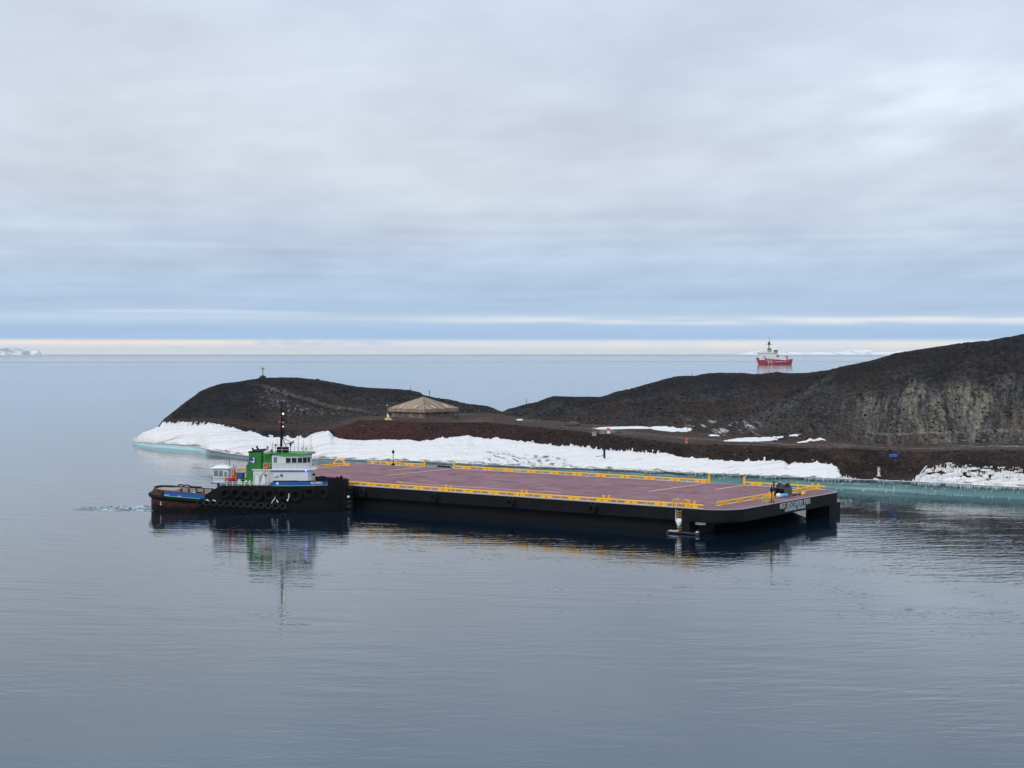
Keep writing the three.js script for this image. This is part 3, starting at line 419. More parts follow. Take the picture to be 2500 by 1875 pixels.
  // tyres on chains along the near side
  for (let k = -2; k < 3; k++) { const x = -1.05 + k * 16.36, g = new THREE.Group(); g.name = 'tyre_fender'; g.position.set(x, 2.86, BW / 2 + 0.38); barge.add(g); part('tyre', at(ring(0.78, 0.34, 0.62, 28), 0, 0, 0, Math.PI / 2), RUBBER, g); part('chain', [tube([[-0.3, 0.25, 0], [-0.42, 0.8, -0.16], [-0.46, 1.14, -0.3]], 0.035, 10, 5), tube([[0.3, 0.25, 0], [0.42, 0.8, -0.16], [0.46, 1.14, -0.3]], 0.035, 10, 5)], STEEL, g); part('inner_disc', cyl(0.36, 0.36, 0.2, 0, 0, -0.14, 18, Math.PI / 2), RUBBER, g); }
  // boarding ladder by the right-hand corner
  { const g = new THREE.Group(); g.name = 'boarding_ladder'; g.position.set(47.6, 0, BW / 2); g.userData.label = 'yellow rung ladder crusted with ice, reaching down to the water'; barge.add(g);
    const rungs = []; for (let y = 0.35; y < 3.9; y += 0.36) rungs.push(tube([[-0.34, y, 0.02], [-0.36, y - 0.06, 0.22], [0, y - 0.16, 0.3], [0.36, y - 0.06, 0.22], [0.34, y, 0.02]], 0.035, 14, 5)); for (const r of rungs) part('rung', r, YELLOW, g);
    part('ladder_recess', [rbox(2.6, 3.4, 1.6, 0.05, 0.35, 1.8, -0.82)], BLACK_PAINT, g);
    for (const x of [-0.95, 0.75]) { const pale = YELLOW; part('handrail', [tube([[x - 0.42, 4, -0.15], [x - 0.42, 5.15, -0.15], [x - 0.38, 5.22, -0.15], [x + 0.38, 5.22, -0.15], [x + 0.42, 5.15, -0.15], [x + 0.42, 4, -0.15]], 0.05, 30, 6), tube([[x - 0.42, 4, -0.9], [x - 0.42, 5.15, -0.9], [x - 0.38, 5.22, -0.9], [x + 0.38, 5.22, -0.9], [x + 0.42, 5.15, -0.9], [x + 0.42, 4, -0.9]], 0.05, 30, 6), bar([x - 0.42, 4.6, -0.15], [x - 0.42, 4.6, -0.9], 0.035), bar([x + 0.42, 4.6, -0.15], [x + 0.42, 4.6, -0.9], 0.035), bar([x - 0.42, 5.2, -0.15], [x - 0.42, 5.2, -0.9], 0.035), bar([x + 0.42, 5.2, -0.15], [x + 0.42, 5.2, -0.9], 0.035)], pale, g); }
    const ice = new THREE.IcosahedronGeometry(1, 4), p = ice.attributes.position; for (let i = 0; i < p.count; i++) { const x = p.getX(i), y = p.getY(i), z = p.getZ(i), n = 1 + 0.35 * fbm(x * 2 + 3, y * 2 + z * 1.7, 3); const taper = 0.55 + 0.45 * smooth(-1, 0.6, y); p.setXYZ(i, x * 0.50 * n * taper * (1 + 0.3 * noise(y * 3, x * 3)), y * 0.66 * n, z * 0.3 * n); } ice.computeVertexNormals(); ice.translate(-0.02, 1.75, 0.3);
    part('ice_crust', [ice, bar([-0.7, 3.75, 0.05], [-0.62, 1.9, 0.12], 0.03, 6, 0.10)], mat([0.76, 0.79, 0.82], 0.4), g); part('foot_step', [rbox(5.2, 0.24, 0.9, 0.03, 0.8, 0.24, 0.35), rbox(0.28, 0.5, 0.95, 0.03, -1.75, 0.2, 0.35), rbox(0.28, 0.4, 0.95, 0.03, 3.3, 0.2, 0.35)], mat([0.035, 0.037, 0.04], 0.35), g); part('step_ice', [rbox(1.7, 0.12, 0.7, 0.05, -0.9, 0.40, 0.35), rbox(0.24, 0.3, 0.7, 0.05, 3.3, 0.46, 0.35)], mat([0.62, 0.66, 0.70], 0.5), g); }
  { const sk = new THREE.IcosahedronGeometry(1, 3), p = sk.attributes.position; for (let i = 0; i < p.count; i++) { const x = p.getX(i), y = p.getY(i), z = p.getZ(i), n = 1 + 0.3 * fbm(x * 2 + 8, y * 3 + z * 2, 3); p.setXYZ(i, x * 0.95 * n, Math.max(-0.25, y) * 0.5 * n, z * 0.3); } sk.computeVertexNormals(); sk.translate(50.7, 1.62, BW / 2 - 1.0); part('ice_lump', sk, mat([0.66, 0.69, 0.72], 0.5), barge); }
  // guard cage and steps at the right end
  { const g = new THREE.Group(); g.name = 'ladder_cage'; g.position.set(BL / 2 + 0.6, DECK, 7.6); g.userData.label = 'pale yellow ladder cage on the right end edge'; barge.add(g); const y = mat([0.70, 0.48, 0.12], 0.5), b = []; for (const z of [-0.95, -0.2, 0.2, 0.95]) for (const x of [-0.4, 0.4]) b.push(bar([x, 0, z], [x, 1.3, z], 0.04)); for (const x of [-0.4, 0.4]) for (const [p, q] of [[-0.95, -0.2], [0.2, 0.95]]) for (const h of [0.45, 0.88, 1.28]) b.push(bar([x, h, p], [x, h, q], 0.035)); for (const z of [-0.95, -0.2, 0.2, 0.95]) b.push(bar([-0.4, 1.28, z], [0.4, 1.28, z], 0.035)); part('rails', b, y, g); }
  const fit = (g, w) => { g.computeBoundingBox(); const b = g.boundingBox; return g.scale(w / (b.max.x - b.min.x), 1, 1); };
  const nameG = [fit(lettering('NSF DISCOVERY PIER', 0.84, 0.02, 1, FONT_R), 11.2).translate(0, 2.94, 0), fit(lettering('ALEXANDRIA, VIRGINIA', 0.50, 0.02, 1, FONT_R), 7.7).translate(0, 2.36, 0)];
  part('name_lettering', nameG.map((g) => g.rotateY(Math.PI / 2).translate(BL / 2 + 1.403, 0, -1.0)), mat([0.85, 0.85, 0.85], 0.5), barge, 'white painted name NSF DISCOVERY PIER over ALEXANDRIA, VIRGINIA');
}
{ // dark floating fender in the gap on the far side
  const o = thing('pontoon_fender', 'round black rubber fender in the left gap of the far barge rail', 'fender', onBarge(-33.9, -BW / 2 - 1.05, 0), BTURN); part('body', [at(new THREE.CapsuleGeometry(1.0, 2.2, 6, 16), 0, 3.3, 0, 0, 0, Math.PI / 2)], RUBBER, o); part('end_ring', [at(new THREE.TorusGeometry(0.32, 0.08, 8, 16), -2.2, 3.3, 0, 0, Math.PI / 2), at(new THREE.TorusGeometry(0.32, 0.08, 8, 16), 2.2, 3.3, 0, 0, Math.PI / 2)], STEEL, o); part('net_band', [-1.2, -0.4, 0.4, 1.2].map((x) => at(new THREE.TorusGeometry(1.01, 0.06, 6, 24), x, 3.3, 0, 0, Math.PI / 2)), STEEL, o);
}
function dayMark(label, x, z, h, size, shape) {
  const o = thing('navigation_mast', label, 'mast', onBarge(x, z, DECK + 0.012), BTURN);
  part('base', [cyl(0.55, 0.16, 0.5, 0, 0.25, 0, 14)], BLACK_PAINT, o); part('pole', cyl(0.085, 0.07, h, 0, h / 2, 0, 10), BLACK_PAINT, o);
  if (shape === 'diamond') part('day_shape', [cyl(size, 0, size * 2.5, 0, h - size * 1.25, 0, 14), cyl(0, size, size * 2.5, 0, h - size * 3.75, 0, 14)], BLACK_PAINT, o);
  else part('lamp', [cyl(0.2, 0.3, 0.35, 0, h + 0.1, 0, 12), cyl(0.12, 0.3, 0.2, 0, h - 0.16, 0, 12), new THREE.SphereGeometry(0.2, 12, 8).translate(0, h + 0.32, 0)], BLACK_PAINT, o);
}
dayMark('black double cone day shape on a pole beside the name lettering', 55.4, 5.6, 2.75, 0.29, 'diamond');
dayMark('thin black lamp pole on the far left edge of the barge', -46.1, -20.6, 2.7, 0.3, 'lamp');
{ // mooring winch
  const o = thing('deck_winch', 'dark grey deck winch with black rope drum on the right end of the barge', 'winch', onBarge(51.9, -6.2, DECK + 0.012), BTURN), GREYP = mat([0.07, 0.078, 0.085], 0.45), DK = mat([0.013, 0.013, 0.014], 0.6);
  part('side_plate', rbox(0.14, 1.9, 3.0, 0.03, 1.0, 1.1, 0.4), GREYP, o); part('side_plate', rbox(0.14, 1.9, 3.0, 0.03, -1.0, 1.1, 0.4), GREYP, o); part('cross_beam', [rbox(2.1, 0.16, 0.16, 0.02, 0, 2.0, -1.05), rbox(2.1, 0.16, 0.16, 0.02, 0, 2.0, 1.85), rbox(2.1, 0.22, 3.2, 0.03, 0, 0.12, 0.4)], GREYP, o);
  part('rope_drum', [cyl(1.12, 1.12, 1.5, 0, 1.75, 0.35, 28, 0, 0, Math.PI / 2), cyl(1.38, 1.38, 0.08, 0.78, 1.75, 0.35, 28, 0, 0, Math.PI / 2), cyl(1.38, 1.38, 0.08, -0.78, 1.75, 0.35, 28, 0, 0, Math.PI / 2)], DK, o); part('motor', [cyl(0.34, 0.34, 0.9, 0, 0.55, -1.35, 16, 0, 0, Math.PI / 2), rbox(0.8, 0.3, 0.5, 0.03, 0, 0.18, -1.35)], DK, o);
  part('nameplate', rbox(0.02, 0.34, 0.5, 0.005, 1.08, 1.35, 0.6), STEEL, o); part('brace', [bar([1, 0.2, -1.0], [1, 1.9, -1.0], 0.08), bar([-1, 0.2, -1.0], [-1, 1.9, -1.0], 0.08)], GREYP, o);
  o.scale.set(0.92, 0.70, 0.9);
  const v = thing('vent_post', 'slim dark vent post with a flat cap just left of the deck winch', 'vent', onBarge(51.1, -3.9, DECK + 0.012), BTURN); part('pipe', cyl(0.15, 0.13, 2.3, 0, 1.15, 0, 12), DK, v); part('cap', [cyl(0.3, 0.24, 0.26, 0, 2.4, 0, 14)], DK, v);
  const s = thing('wrapped_bundle', 'light blue tarpaulin bundle with a white end in front of the deck winch', 'bundle', onBarge(53.3, -3.0, DECK + 0.012), BTURN + 1.2);
  const cg = new THREE.CapsuleGeometry(0.36, 1.3, 6, 14), p = cg.attributes.position; for (let i = 0; i < p.count; i++) { const n = 1 + 0.16 * fbm(p.getY(i) * 2.5, p.getX(i) * 3 + p.getZ(i) * 2, 3); p.setX(i, p.getX(i) * n); p.setZ(i, p.getZ(i) * n); } cg.rotateZ(Math.PI / 2).translate(0, 0.34, 0); cg.computeVertexNormals(); part('tarpaulin', cg, mat([0.10, 0.40, 0.72], 0.6), s); part('wrapped_end', new THREE.SphereGeometry(0.42, 14, 10).scale(1.1, 0.95, 1).translate(-1.05, 0.42, 0), WHITE_PAINT, s); part('lashing', [at(new THREE.TorusGeometry(0.38, 0.025, 6, 18), 0.1, 0.35, 0, 0, Math.PI / 2), at(new THREE.TorusGeometry(0.38, 0.025, 6, 18), 0.7, 0.35, 0, 0, Math.PI / 2)], STEEL, s);
  const f = thing('anchor_chain', 'black chain with a yellow end fitting lying right of the deck winch', 'chain', onBarge(53.5, -7.6, DECK + 0.012), BTURN + 1.35); const links = []; for (let k = 0; k < 15; k++) links.push(at(new THREE.TorusGeometry(0.13, 0.045, 6, 12), -1.3 + k * 0.19, 0.16 + 0.05 * Math.sin(k * 1.7), 0.18 * Math.sin(k * 0.8), k % 2 ? 0.4 : 1.57)); for (const l of links) part('link', l, DK, f); part('end_fitting', [new THREE.SphereGeometry(0.3, 12, 8).translate(1.75, 0.3, 0.05), rbox(0.7, 0.3, 0.5, 0.06, 1.5, 0.16, 0.05), at(new THREE.TorusGeometry(0.25, 0.09, 8, 16), 2.1, 0.3, 0.05)], YELLOW, f);
  const d = thing('red_deck_fitting', 'flat rust red deck fittings at the foot of the winch', 'fitting', onBarge(53.35, -5.2, DECK + 0.012), BTURN); const RD = mat([0.28, 0.05, 0.035], 0.6); part('plate', [rbox(0.9, 0.08, 1.6, 0.02, 0, 0.04, 0)], RD, d); part('pad', [rbox(0.4, 0.22, 0.35, 0.03, 0, 0.18, -0.5)], RD, d); part('pad', [rbox(0.4, 0.22, 0.35, 0.03, 0, 0.18, 0.5)], RD, d);
}
{ // line from the tug's bow to the barge
  const a = [-32.1, 5.45, -277.8], b = onBarge(-19.5, BW / 2 - 1.1, 4.35); const o = thing('mooring_line', 'thin dark mooring line from the tug bow to the near barge rail', 'rope', [0, 0, 0]); part('rope', tube([a, [lerp(a[0], b[0], 0.35), 4.75, lerp(a[2], b[2], 0.35)], [lerp(a[0], b[0], 0.7), 4.4, lerp(a[2], b[2], 0.7)], b], 0.045, 30, 6), mat([0.03, 0.025, 0.022], 0.9), o); part('eye_splice', at(new THREE.TorusGeometry(0.3, 0.05, 6, 16), b[0], b[1], b[2], Math.PI / 2), mat([0.03, 0.025, 0.022], 0.9), o);
}

// ---------------------------------------------------------------- the tug pushing on the barge
{
  const tug = thing('tugboat', 'black tug with white wheelhouse, green funnel and rows of tyres pushing the barge', 'tugboat', [-64.7, 0, -278.5]);
  const GREEN = mat([0.014, 0.19, 0.016], 0.45), BLUE = mat([0.008, 0.095, 0.34], 0.45), LIME = mat([0.18, 0.72, 0.40], 0.5), RUSTY = mat([0.16, 0.055, 0.03], 0.8), GLASS = mat([0.012, 0.015, 0.017], 0.08), PALEGLASS = mat([0.15, 0.21, 0.21], 0.1), GREYDECK = mat([0.20, 0.20, 0.195], 0.8), ORANGE = mat([0.70, 0.14, 0.02], 0.5), MAST = matte([0.006, 0.006, 0.0065], 0.7), FROSTY = mat([0.74, 0.77, 0.80], 0.5), RED = mat([0.5, 0.03, 0.03], 0.5), CREAM = mat([0.74, 0.72, 0.64], 0.55);
  const houseTex = wear(21, 256, 256, (u, v) => { const n = fbm(u * 7, v * 7, 4), s = smooth(0.34, 0.62, fbm(u * 22, v * 1.6 + 3, 3)), k = 0.945 + 0.05 * n; return mix3([k, k, k * 0.99], [0.74, 0.58, 0.42], s * 0.4); });
  const WHITE = mat([0.80, 0.80, 0.79], 0.5, 0, { map: houseTex });
  // half beam and heights along the hull
  const tbl = (T) => (x) => { let i = 1; while (i < T.length - 1 && T[i][0] < x) i++; const a = T[i - 1], b = T[i]; return lerp(a[1], b[1], clamp((x - a[0]) / (b[0] - a[0]))); };
  const beam = tbl([[0, 0.5], [0.15, 1.6], [0.5, 2.7], [1.2, 3.7], [2.4, 4.4], [4, 4.75], [8, 4.9], [26, 4.9], [28.5, 4.65], [30.5, 4.1], [32, 3.45], [33.5, 2.6], [34.4, 1.8], [35, 1.0], [35.3, 0.25]]);
  const bulwark = tbl([[0, 3.95], [2, 3.75], [5, 3.45], [10.6, 3.0]]), fend = tbl([[-0.3, 2.7], [2, 2.5], [5, 2.2], [9, 1.9], [12, 1.78]]), top = tbl([[0, 3.95], [2, 3.75], [5, 3.45], [10.6, 3.0], [13.1, 4.5], [21.5, 4.5], [22.5, 5.3], [30, 5.3], [35.3, 5.2]]);
  const xs = []; for (let x = 0; x <= 35.31; x += x < 3 || x > 30 ? 0.22 : 0.4) xs.push(x); xs.push(35.3);
  // hull skin: from the water up to the rail, with worn boot-topping aft
  { const rowsY = 16, P = [], C = [], I = [];
    for (const s of [1, -1]) { const base = P.length / 3; xs.forEach((x, i) => { for (let j = 0; j <= rowsY; j++) { const t = j / rowsY, y = lerp(-1.2, top(x), t), tuck = y < 1 ? 0.9 + 0.1 * smooth(-1.2, 1, y) : 1, inn = x < 3 ? 1 - 0.16 * smooth(2.9, 4, y) : 1, sh = x < 2 ? 0.55 * smooth(2.9, 4.0, y) * (1 - x / 2) : 0; P.push(x + sh, y, s * beam(x) * tuck * inn);
      const aft = 1 - smooth(9.5, 12, x + noise(x, y) * 0.8), n = fbm(x * 1.1, y * 1.6, 4, 0.6), low = 1 - smooth(fend(x) - 0.6, fend(x) - 0.35, y), hi = smooth(fend(x), fend(x) + 0.2, y) * (1 - smooth(2.0, 3.2, x));
      let c = mix3([0.0055, 0.0052, 0.0055], [0.013, 0.009, 0.007], smooth(0.1, 0.5, n)); c = mix3(c, [0.062, 0.017, 0.0115], aft * low * smooth(-0.2, 0.22, n + 0.30 * (y - 1.0))); c = mix3(c, [0.10, 0.06, 0.045], aft * hi * smooth(-0.3, 0.3, n)); c = mix3(c, [0.05, 0.03, 0.02], smooth(0.35, 0.6, fbm(x * 2.2, y * 0.5 + 4, 3)) * 0.7 * (1 - aft)); C.push(...c); } });
      for (let i = 0; i < xs.length - 1; i++) for (let j = 0; j < rowsY; j++) { const a = base + i * (rowsY + 1) + j, b = a + rowsY + 1; if (s > 0) I.push(a, b, a + 1, b, b + 1, a + 1); else I.push(a, a + 1, b, b, a + 1, b + 1); } }
    const g = new THREE.BufferGeometry(); g.setAttribute('position', new THREE.Float32BufferAttribute(P, 3)); g.setAttribute('color', new THREE.Float32BufferAttribute(C, 3)); g.setIndex(I); g.computeVertexNormals(); const hm = matte([1, 1, 1], 0.65, { vertexColors: true }); part('hull', g, hm, tug);
  }
  const shell = (x0, x1, lo, hi, off, name, m) => { for (const s of [1, -1]) { const P = [], I = [], n = 40; for (let i = 0; i <= n; i++) { const x = lerp(x0, x1, i / n), inn = x < 3 ? 0.93 : 1; for (const y of [lo(x), hi(x)]) P.push(x, y, s * (beam(x) * inn + off)); } for (let i = 0; i < n; i++) { const a = i * 2; if (s > 0) I.push(a, a + 2, a + 1, a + 2, a + 3, a + 1); else I.push(a, a + 1, a + 2, a + 2, a + 1, a + 3); } const g = new THREE.BufferGeometry(); g.setAttribute('position', new THREE.Float32BufferAttribute(P, 3)); g.setIndex(I); g.computeVertexNormals(); part(name, g, m, tug); } };
  shell(2.6, 10.4, (x) => fend(x) + 0.40, (x) => bulwark(x) + 0.02, 0.03, 'aft_blue_band', BLUE);
  shell(2.4, 9.6, (x) => fend(x) + 0.33, (x) => fend(x) + 0.41, 0.045, 'aft_lime_line', LIME);
  shell(22.4, 32.0, () => 4.58, () => 5.24, 0.035, 'bow_blue_band', BLUE); shell(21.9, 32.0, () => 4.48, () => 4.56, 0.045, 'bow_lime_line', LIME);
  { const w = []; for (const s of [1]) w.push(plate([[21.45, 4.5], [22.5, 4.5], [22.5, 5.3]], 0.05, 4.92, 0)); part('blue_wedge', w, BLUE, tug); }
  // thick rubbing band round the stern
  { const p = []; for (let x = 11.6; x > 0.05; x -= x < 2 ? 0.2 : 0.6) p.push([x - 0.1, fend(x), beam(x) + 0.12]); p.push([-0.25, fend(0), 0]); for (let x = 0.05; x < 11.6; x += x < 2 ? 0.2 : 0.6) p.push([x - 0.1, fend(x), -beam(x) - 0.12]); part('rubbing_band', tube(p, 0.36, 160, 10), matte([0.008, 0.0085, 0.0075], 0.8), tug); }
  { const p = [], q = []; for (let x = 10.7; x > 0.02; x -= 0.3) p.push([x + (x < 2 ? 0.55 * (1 - x / 2) : 0), bulwark(x), beam(x) * (x < 3 ? 0.84 + 0.16 * x / 3 : 1)]); p.push([0.5, bulwark(0), 0]); for (let x = 0.02; x < 10.7; x += 0.3) q.push([x + (x < 2 ? 0.55 * (1 - x / 2) : 0), bulwark(x), -beam(x) * (x < 3 ? 0.84 + 0.16 * x / 3 : 1)]); part('aft_cap_rail', tube([...p, ...q], 0.11, 180, 6), RUSTY, tug); }
  // decks
  const deckPlan = (x0, x1, k, inset) => { const a = [], b = []; for (let i = 0; i <= 30; i++) { const x = lerp(x0, x1, i / 30); a.push([x, k * (beam(x) - inset)]); b.unshift([x, -k * (beam(x) - inset)]); } return [...a, ...b]; };
  part('aft_deck', prism(deckPlan(0.9, 12.4, 1, 0.2), 1.95, 2.12, 0.01), GREYDECK, tug); part('main_deck', prism(deckPlan(12.7, 34.9, 1, 0.12), 4.28, 4.44, 0.01), mat([0.045, 0.06, 0.05], 0.8), tug); part('deck_break', box(0.1, 2.4, 9.4, 12.8, 3.2, 0), GREYDECK, tug);
  // stern platform and clutter on the working deck
  part('stern_platform', plate([[0.75, 3.62], [4.6, 3.42], [4.6, 3.32], [0.75, 3.52]], 5.2, -0.6, 0.01), mat([0.34, 0.27, 0.23], 0.7), tug);
  for (const x of [2.6, 4.2, 5.6, 7.0, 8.4, 9.8]) { part('bulwark_stay', rbox(0.28, 1.25, 0.3, 0.03, x, 2.65, -beam(x) + 0.35), STEEL, tug); part('bulwark_stay', rbox(0.28, 1.2, 0.3, 0.03, x, 2.6, beam(x) - 0.35), STEEL, tug); }
  part('bulwark_lining', [plate([[1.6, 2.15], [10.5, 2.15], [10.5, 2.95], [5, 3.35], [1.6, 3.6]], 0.04, -4.55, 0)], mat([0.30, 0.29, 0.265], 0.8), tug);
  part('frayed_rope', tube([[3.6, 3.75, -4.6], [4.2, 3.9, -4.7], [4.6, 3.72, -4.68], [5.2, 3.8, -4.75], [6, 3.55, -4.72], [8, 3.4, -4.8]], 0.13, 50, 6), mat([0.02, 0.018, 0.016], 0.9), tug);
  part('deck_bitt', [cyl(0.26, 0.26, 1.0, 8.35, 2.6, 1.2, 14), cyl(0.26, 0.26, 1.0, 8.9, 2.6, 1.2, 14), rbox(1.4, 0.2, 0.6, 0.03, 8.6, 2.9, 1.2)], MAST, tug); part('yellow_post', [cyl(0.08, 0.08, 1.5, 9.7, 2.8, 0.6, 8), rbox(0.35, 0.5, 0.35, 0.03, 9.7, 2.4, 0.6)], YELLOW, tug); part('yellow_post', [cyl(0.08, 0.08, 1.5, 10.5, 2.8, 0.2, 8), rbox(0.35, 0.4, 0.35, 0.03, 10.5, 2.35, 0.2)], YELLOW, tug); part('yellow_grating', rbox(1.0, 0.12, 0.7, 0.02, 6.5, 2.25, 1.8), YELLOW, tug); part('white_locker', rbox(0.7, 0.8, 0.6, 0.04, 7.6, 2.5, -0.6), WHITE, tug); part('white_locker', rbox(0.4, 0.5, 0.4, 0.04, 11.0, 2.4, 1.0), WHITE, tug);
  // small aft control cab on its post
  { const w = (k, d) => [[10.95 - k, -1.5 - d], [13.9 + k * 0.4, -1.5 - d], [13.9 + k * 0.4, 1.5 + d], [10.95 - k, 1.5 + d]];
    const taper = (x0, x1, z, y0, y1, k0, k1) => { const g = new THREE.BoxGeometry(x1 - x0, y1 - y0, z * 2, 1, 1, 1), p = g.attributes.position; for (let i = 0; i < p.count; i++) { const k = p.getY(i) > 0 ? k1 : k0; p.setX(i, p.getX(i) * (1 + k)); p.setZ(i, p.getZ(i) * (1 + k)); } g.computeVertexNormals(); return g.translate((x0 + x1) / 2, (y0 + y1) / 2, 0); };
    part('aft_cab', [taper(11.15, 13.9, 1.35, 4.7, 7.35, -0.05, 0.06)], WHITE, tug, 'small white control cab on a blue post behind the funnel'); part('aft_cab_roof', [taper(10.8, 14.25, 1.75, 7.33, 7.75, 0, -0.45), rbox(3.5, 0.1, 3.5, 0.03, 12.52, 7.33, 0)], WHITE_PAINT, tug); part('aft_cab_floor', rbox(3.3, 0.2, 3.1, 0.05, 12.5, 4.65, 0), BLUE, tug); part('aft_cab_post', cyl(0.45, 0.45, 2.6, 12.1, 3.4, 0, 18), BLUE, tug);
    const pane = (x, y, wd, h, z = 1.42) => { const f = part('cab_window', rbox(wd + 0.12, h + 0.12, 0.05, 0.12, x, y, z), mat([0.55, 0.54, 0.5], 0.6), tug); part('pane', rbox(wd, h, 0.05, 0.1, x, y, z + 0.03), PALEGLASS, f); };
    pane(11.72, 6.45, 0.72, 0.95); pane(12.62, 6.4, 0.62, 0.95); pane(13.45, 6.3, 0.38, 0.9); part('cab_rail', tube([[10.9, 5.55, 1.55], [12.5, 5.55, 1.6], [14, 5.55, 1.55]], 0.035, 10, 5), STEEL, tug); part('cab_lamp', [new THREE.SphereGeometry(0.16, 10, 8).translate(12.6, 7.95, 0.2)], WHITE_PAINT, tug); part('cab_mast', [bar([13.8, 7.2, -0.4], [13.85, 9.0, -0.4], 0.05), bar([14.5, 5, 0.6], [14.5, 7.4, 0.6], 0.04), bar([14.7, 5, -0.2], [14.7, 7.5, -0.2], 0.04)], MAST, tug);
  }
  // machinery on the raised deck
  part('crane_pedestal', cyl(0.5, 0.42, 1.0, 15.75, 4.9, 0.2, 16), CREAM, tug); part('blue_drum', [cyl(0.68, 0.68, 0.95, 16.0, 5.95, 0.2, 22), cyl(0.74, 0.74, 0.06, 16.0, 6.44, 0.2, 22)], BLUE, tug); part('yellow_hook', tube([[15.35, 6.4, 0.0], [15.3, 6.9, 0], [15.8, 7.15, 0], [16.5, 7.05, 0], [16.75, 6.75, 0], [16.6, 6.4, 0.1]], 0.17, 30, 8), mat([0.72, 0.46, 0.12], 0.5), tug); part('orange_winch', [rbox(0.55, 1.2, 0.7, 0.06, 14.95, 6.0, -0.3), cyl(0.35, 0.35, 0.9, 15.0, 5.5, 0.4, 14, Math.PI / 2)], ORANGE, tug); part('hose_reel', [at(new THREE.TorusGeometry(0.42, 0.1, 8, 20), 13.9, 5.2, 1.9), at(new THREE.TorusGeometry(0.3, 0.1, 8, 20), 13.9, 5.2, 1.98), bar([13.9, 4.5, 1.8], [13.9, 5.2, 1.8], 0.06)], RED, tug); part('red_pump', [rbox(0.6, 0.7, 0.5, 0.05, 14.55, 5.3, 1.2), cyl(0.1, 0.1, 1.2, 14.6, 5.6, 1.1, 8)], RED, tug); part('davit', [bar([14.75, 6.5, -0.5], [14.5, 8.0, -0.4], 0.05), bar([14.5, 5.0, 0.2], [15.1, 7.9, 0], 0.04)], mat([0.4, 0.08, 0.04], 0.6), tug); part('gooseneck_vent', [tube([[17.2, 4.5, 3.2], [17.2, 5.15, 3.2], [17.45, 5.25, 3.2], [17.6, 5.0, 3.2]], 0.1, 18, 7), tube([[18.0, 4.5, 3.2], [18.0, 5.2, 3.2], [18.2, 5.35, 3.2]], 0.09, 14, 7), tube([[16.6, 4.5, 3.3], [16.6, 5.2, 3.3]], 0.07, 8, 7)], WHITE_PAINT, tug);
  // railings: posts and two bars along a line of points
  const railing = (pts, h, m, name = 'railing', r = 0.04) => { const b = []; for (let i = 0; i < pts.length; i++) { const [x, y, z] = pts[i]; b.push(bar([x, y, z], [x, y + h, z], r)); if (i) { const [p, q, s] = pts[i - 1]; for (const k of [1, 0.52]) b.push(bar([p, q + h * k, s], [x, y + h * k, z], r * 0.9)); } } part(name, b, m, tug); };
  { const p = []; for (let x = 13.2; x < 21.5; x += 1.05) p.push([x, 4.45, 4.75]); railing(p, 0.72, WHITE_PAINT, 'deck_railing', 0.05); railing(p.map(([x, y, z]) => [x, y, -z]), 0.72, WHITE_PAINT, 'deck_railing', 0.05); }
  // funnels: flared trunk below, upright stack above
  for (const s of [1, -1]) {
    const z = s * 2.35; part('funnel_trunk', plate([[17.2, 4.44], [18.75, 4.44], [18.75, 7.1], [19.9, 7.1], [19.9, 8.6], [17.75, 8.6], [17.55, 7.9]], 1.5, z, 0.06), GREEN, tug);
    const f = part('funnel', prism([[18.0, z - 0.8], [20.1, z - 0.8], [20.28, z - 0.5], [20.28, z + 0.5], [20.1, z + 0.8], [18.0, z + 0.8], [17.85, z + 0.5], [17.85, z - 0.5]], 7.0, 10.35, 0.05), GREEN, tug); part('funnel_top', plate([[17.82, 10.2], [20.3, 10.36], [20.3, 10.62], [17.82, 10.44]], 1.64, z, 0.02), BLACK_PAINT, f); part('exhaust_pipe', [bar([18.7, 10.4, z], [18.4, 11.1, z], 0.17, 12)], MAST, f);
    if (s > 0) { part('funnel_disc', cyl(0.66, 0.66, 0.04, 18.62, 8.95, z + 0.82, 30, Math.PI / 2), mat([0.008, 0.055, 0.16], 0.4), f, 'dark blue round badge with a white letter J'); part('funnel_letter', [lettering('J', 0.72, 0.03, 1.1).translate(18.72, 8.62, z + 0.84), box(0.46, 0.13, 0.03, 18.78, 9.30, z + 0.855), plate([[18.05, 8.78], [18.22, 8.62], [18.7, 8.58], [18.86, 8.74], [18.7, 8.70], [18.3, 8.74]], 0.03, z + 0.856, 0)], WHITE_PAINT, f); part('access_panel', rbox(0.5, 0.9, 0.06, 0.03, 17.72, 7.6, z + 0.76), mat([0.012, 0.13, 0.02], 0.5), f); }
  }
  part('white_stack_pipe', [bar([20.4, 7.2, 0.9], [20.4, 10.4, 0.9], 0.16, 12), bar([20.4, 7.2, -0.9], [20.4, 10.4, -0.9], 0.16, 12)], WHITE_PAINT, tug);
  // lower deckhouse
  part('deckhouse', prism([[18.7, -3.2], [28.4, -3.2], [29, -2.4], [29, 2.4], [28.4, 3.2], [18.7, 3.2]], 4.44, 7.12, 0.05), WHITE, tug); part('bridge_deck', prism([[18.5, -3.4], [28.6, -3.4], [29.6, -2.4], [29.6, 2.4], [28.6, 3.4], [18.5, 3.4]], 7.1, 7.28, 0.03), WHITE_PAINT, tug); part('deck_edge_band', [box(7.0, 0.17, 0.05, 25.1, 7.04, 3.42), box(7.0, 0.17, 0.05, 25.1, 7.04, -3.42)], BLUE, tug);
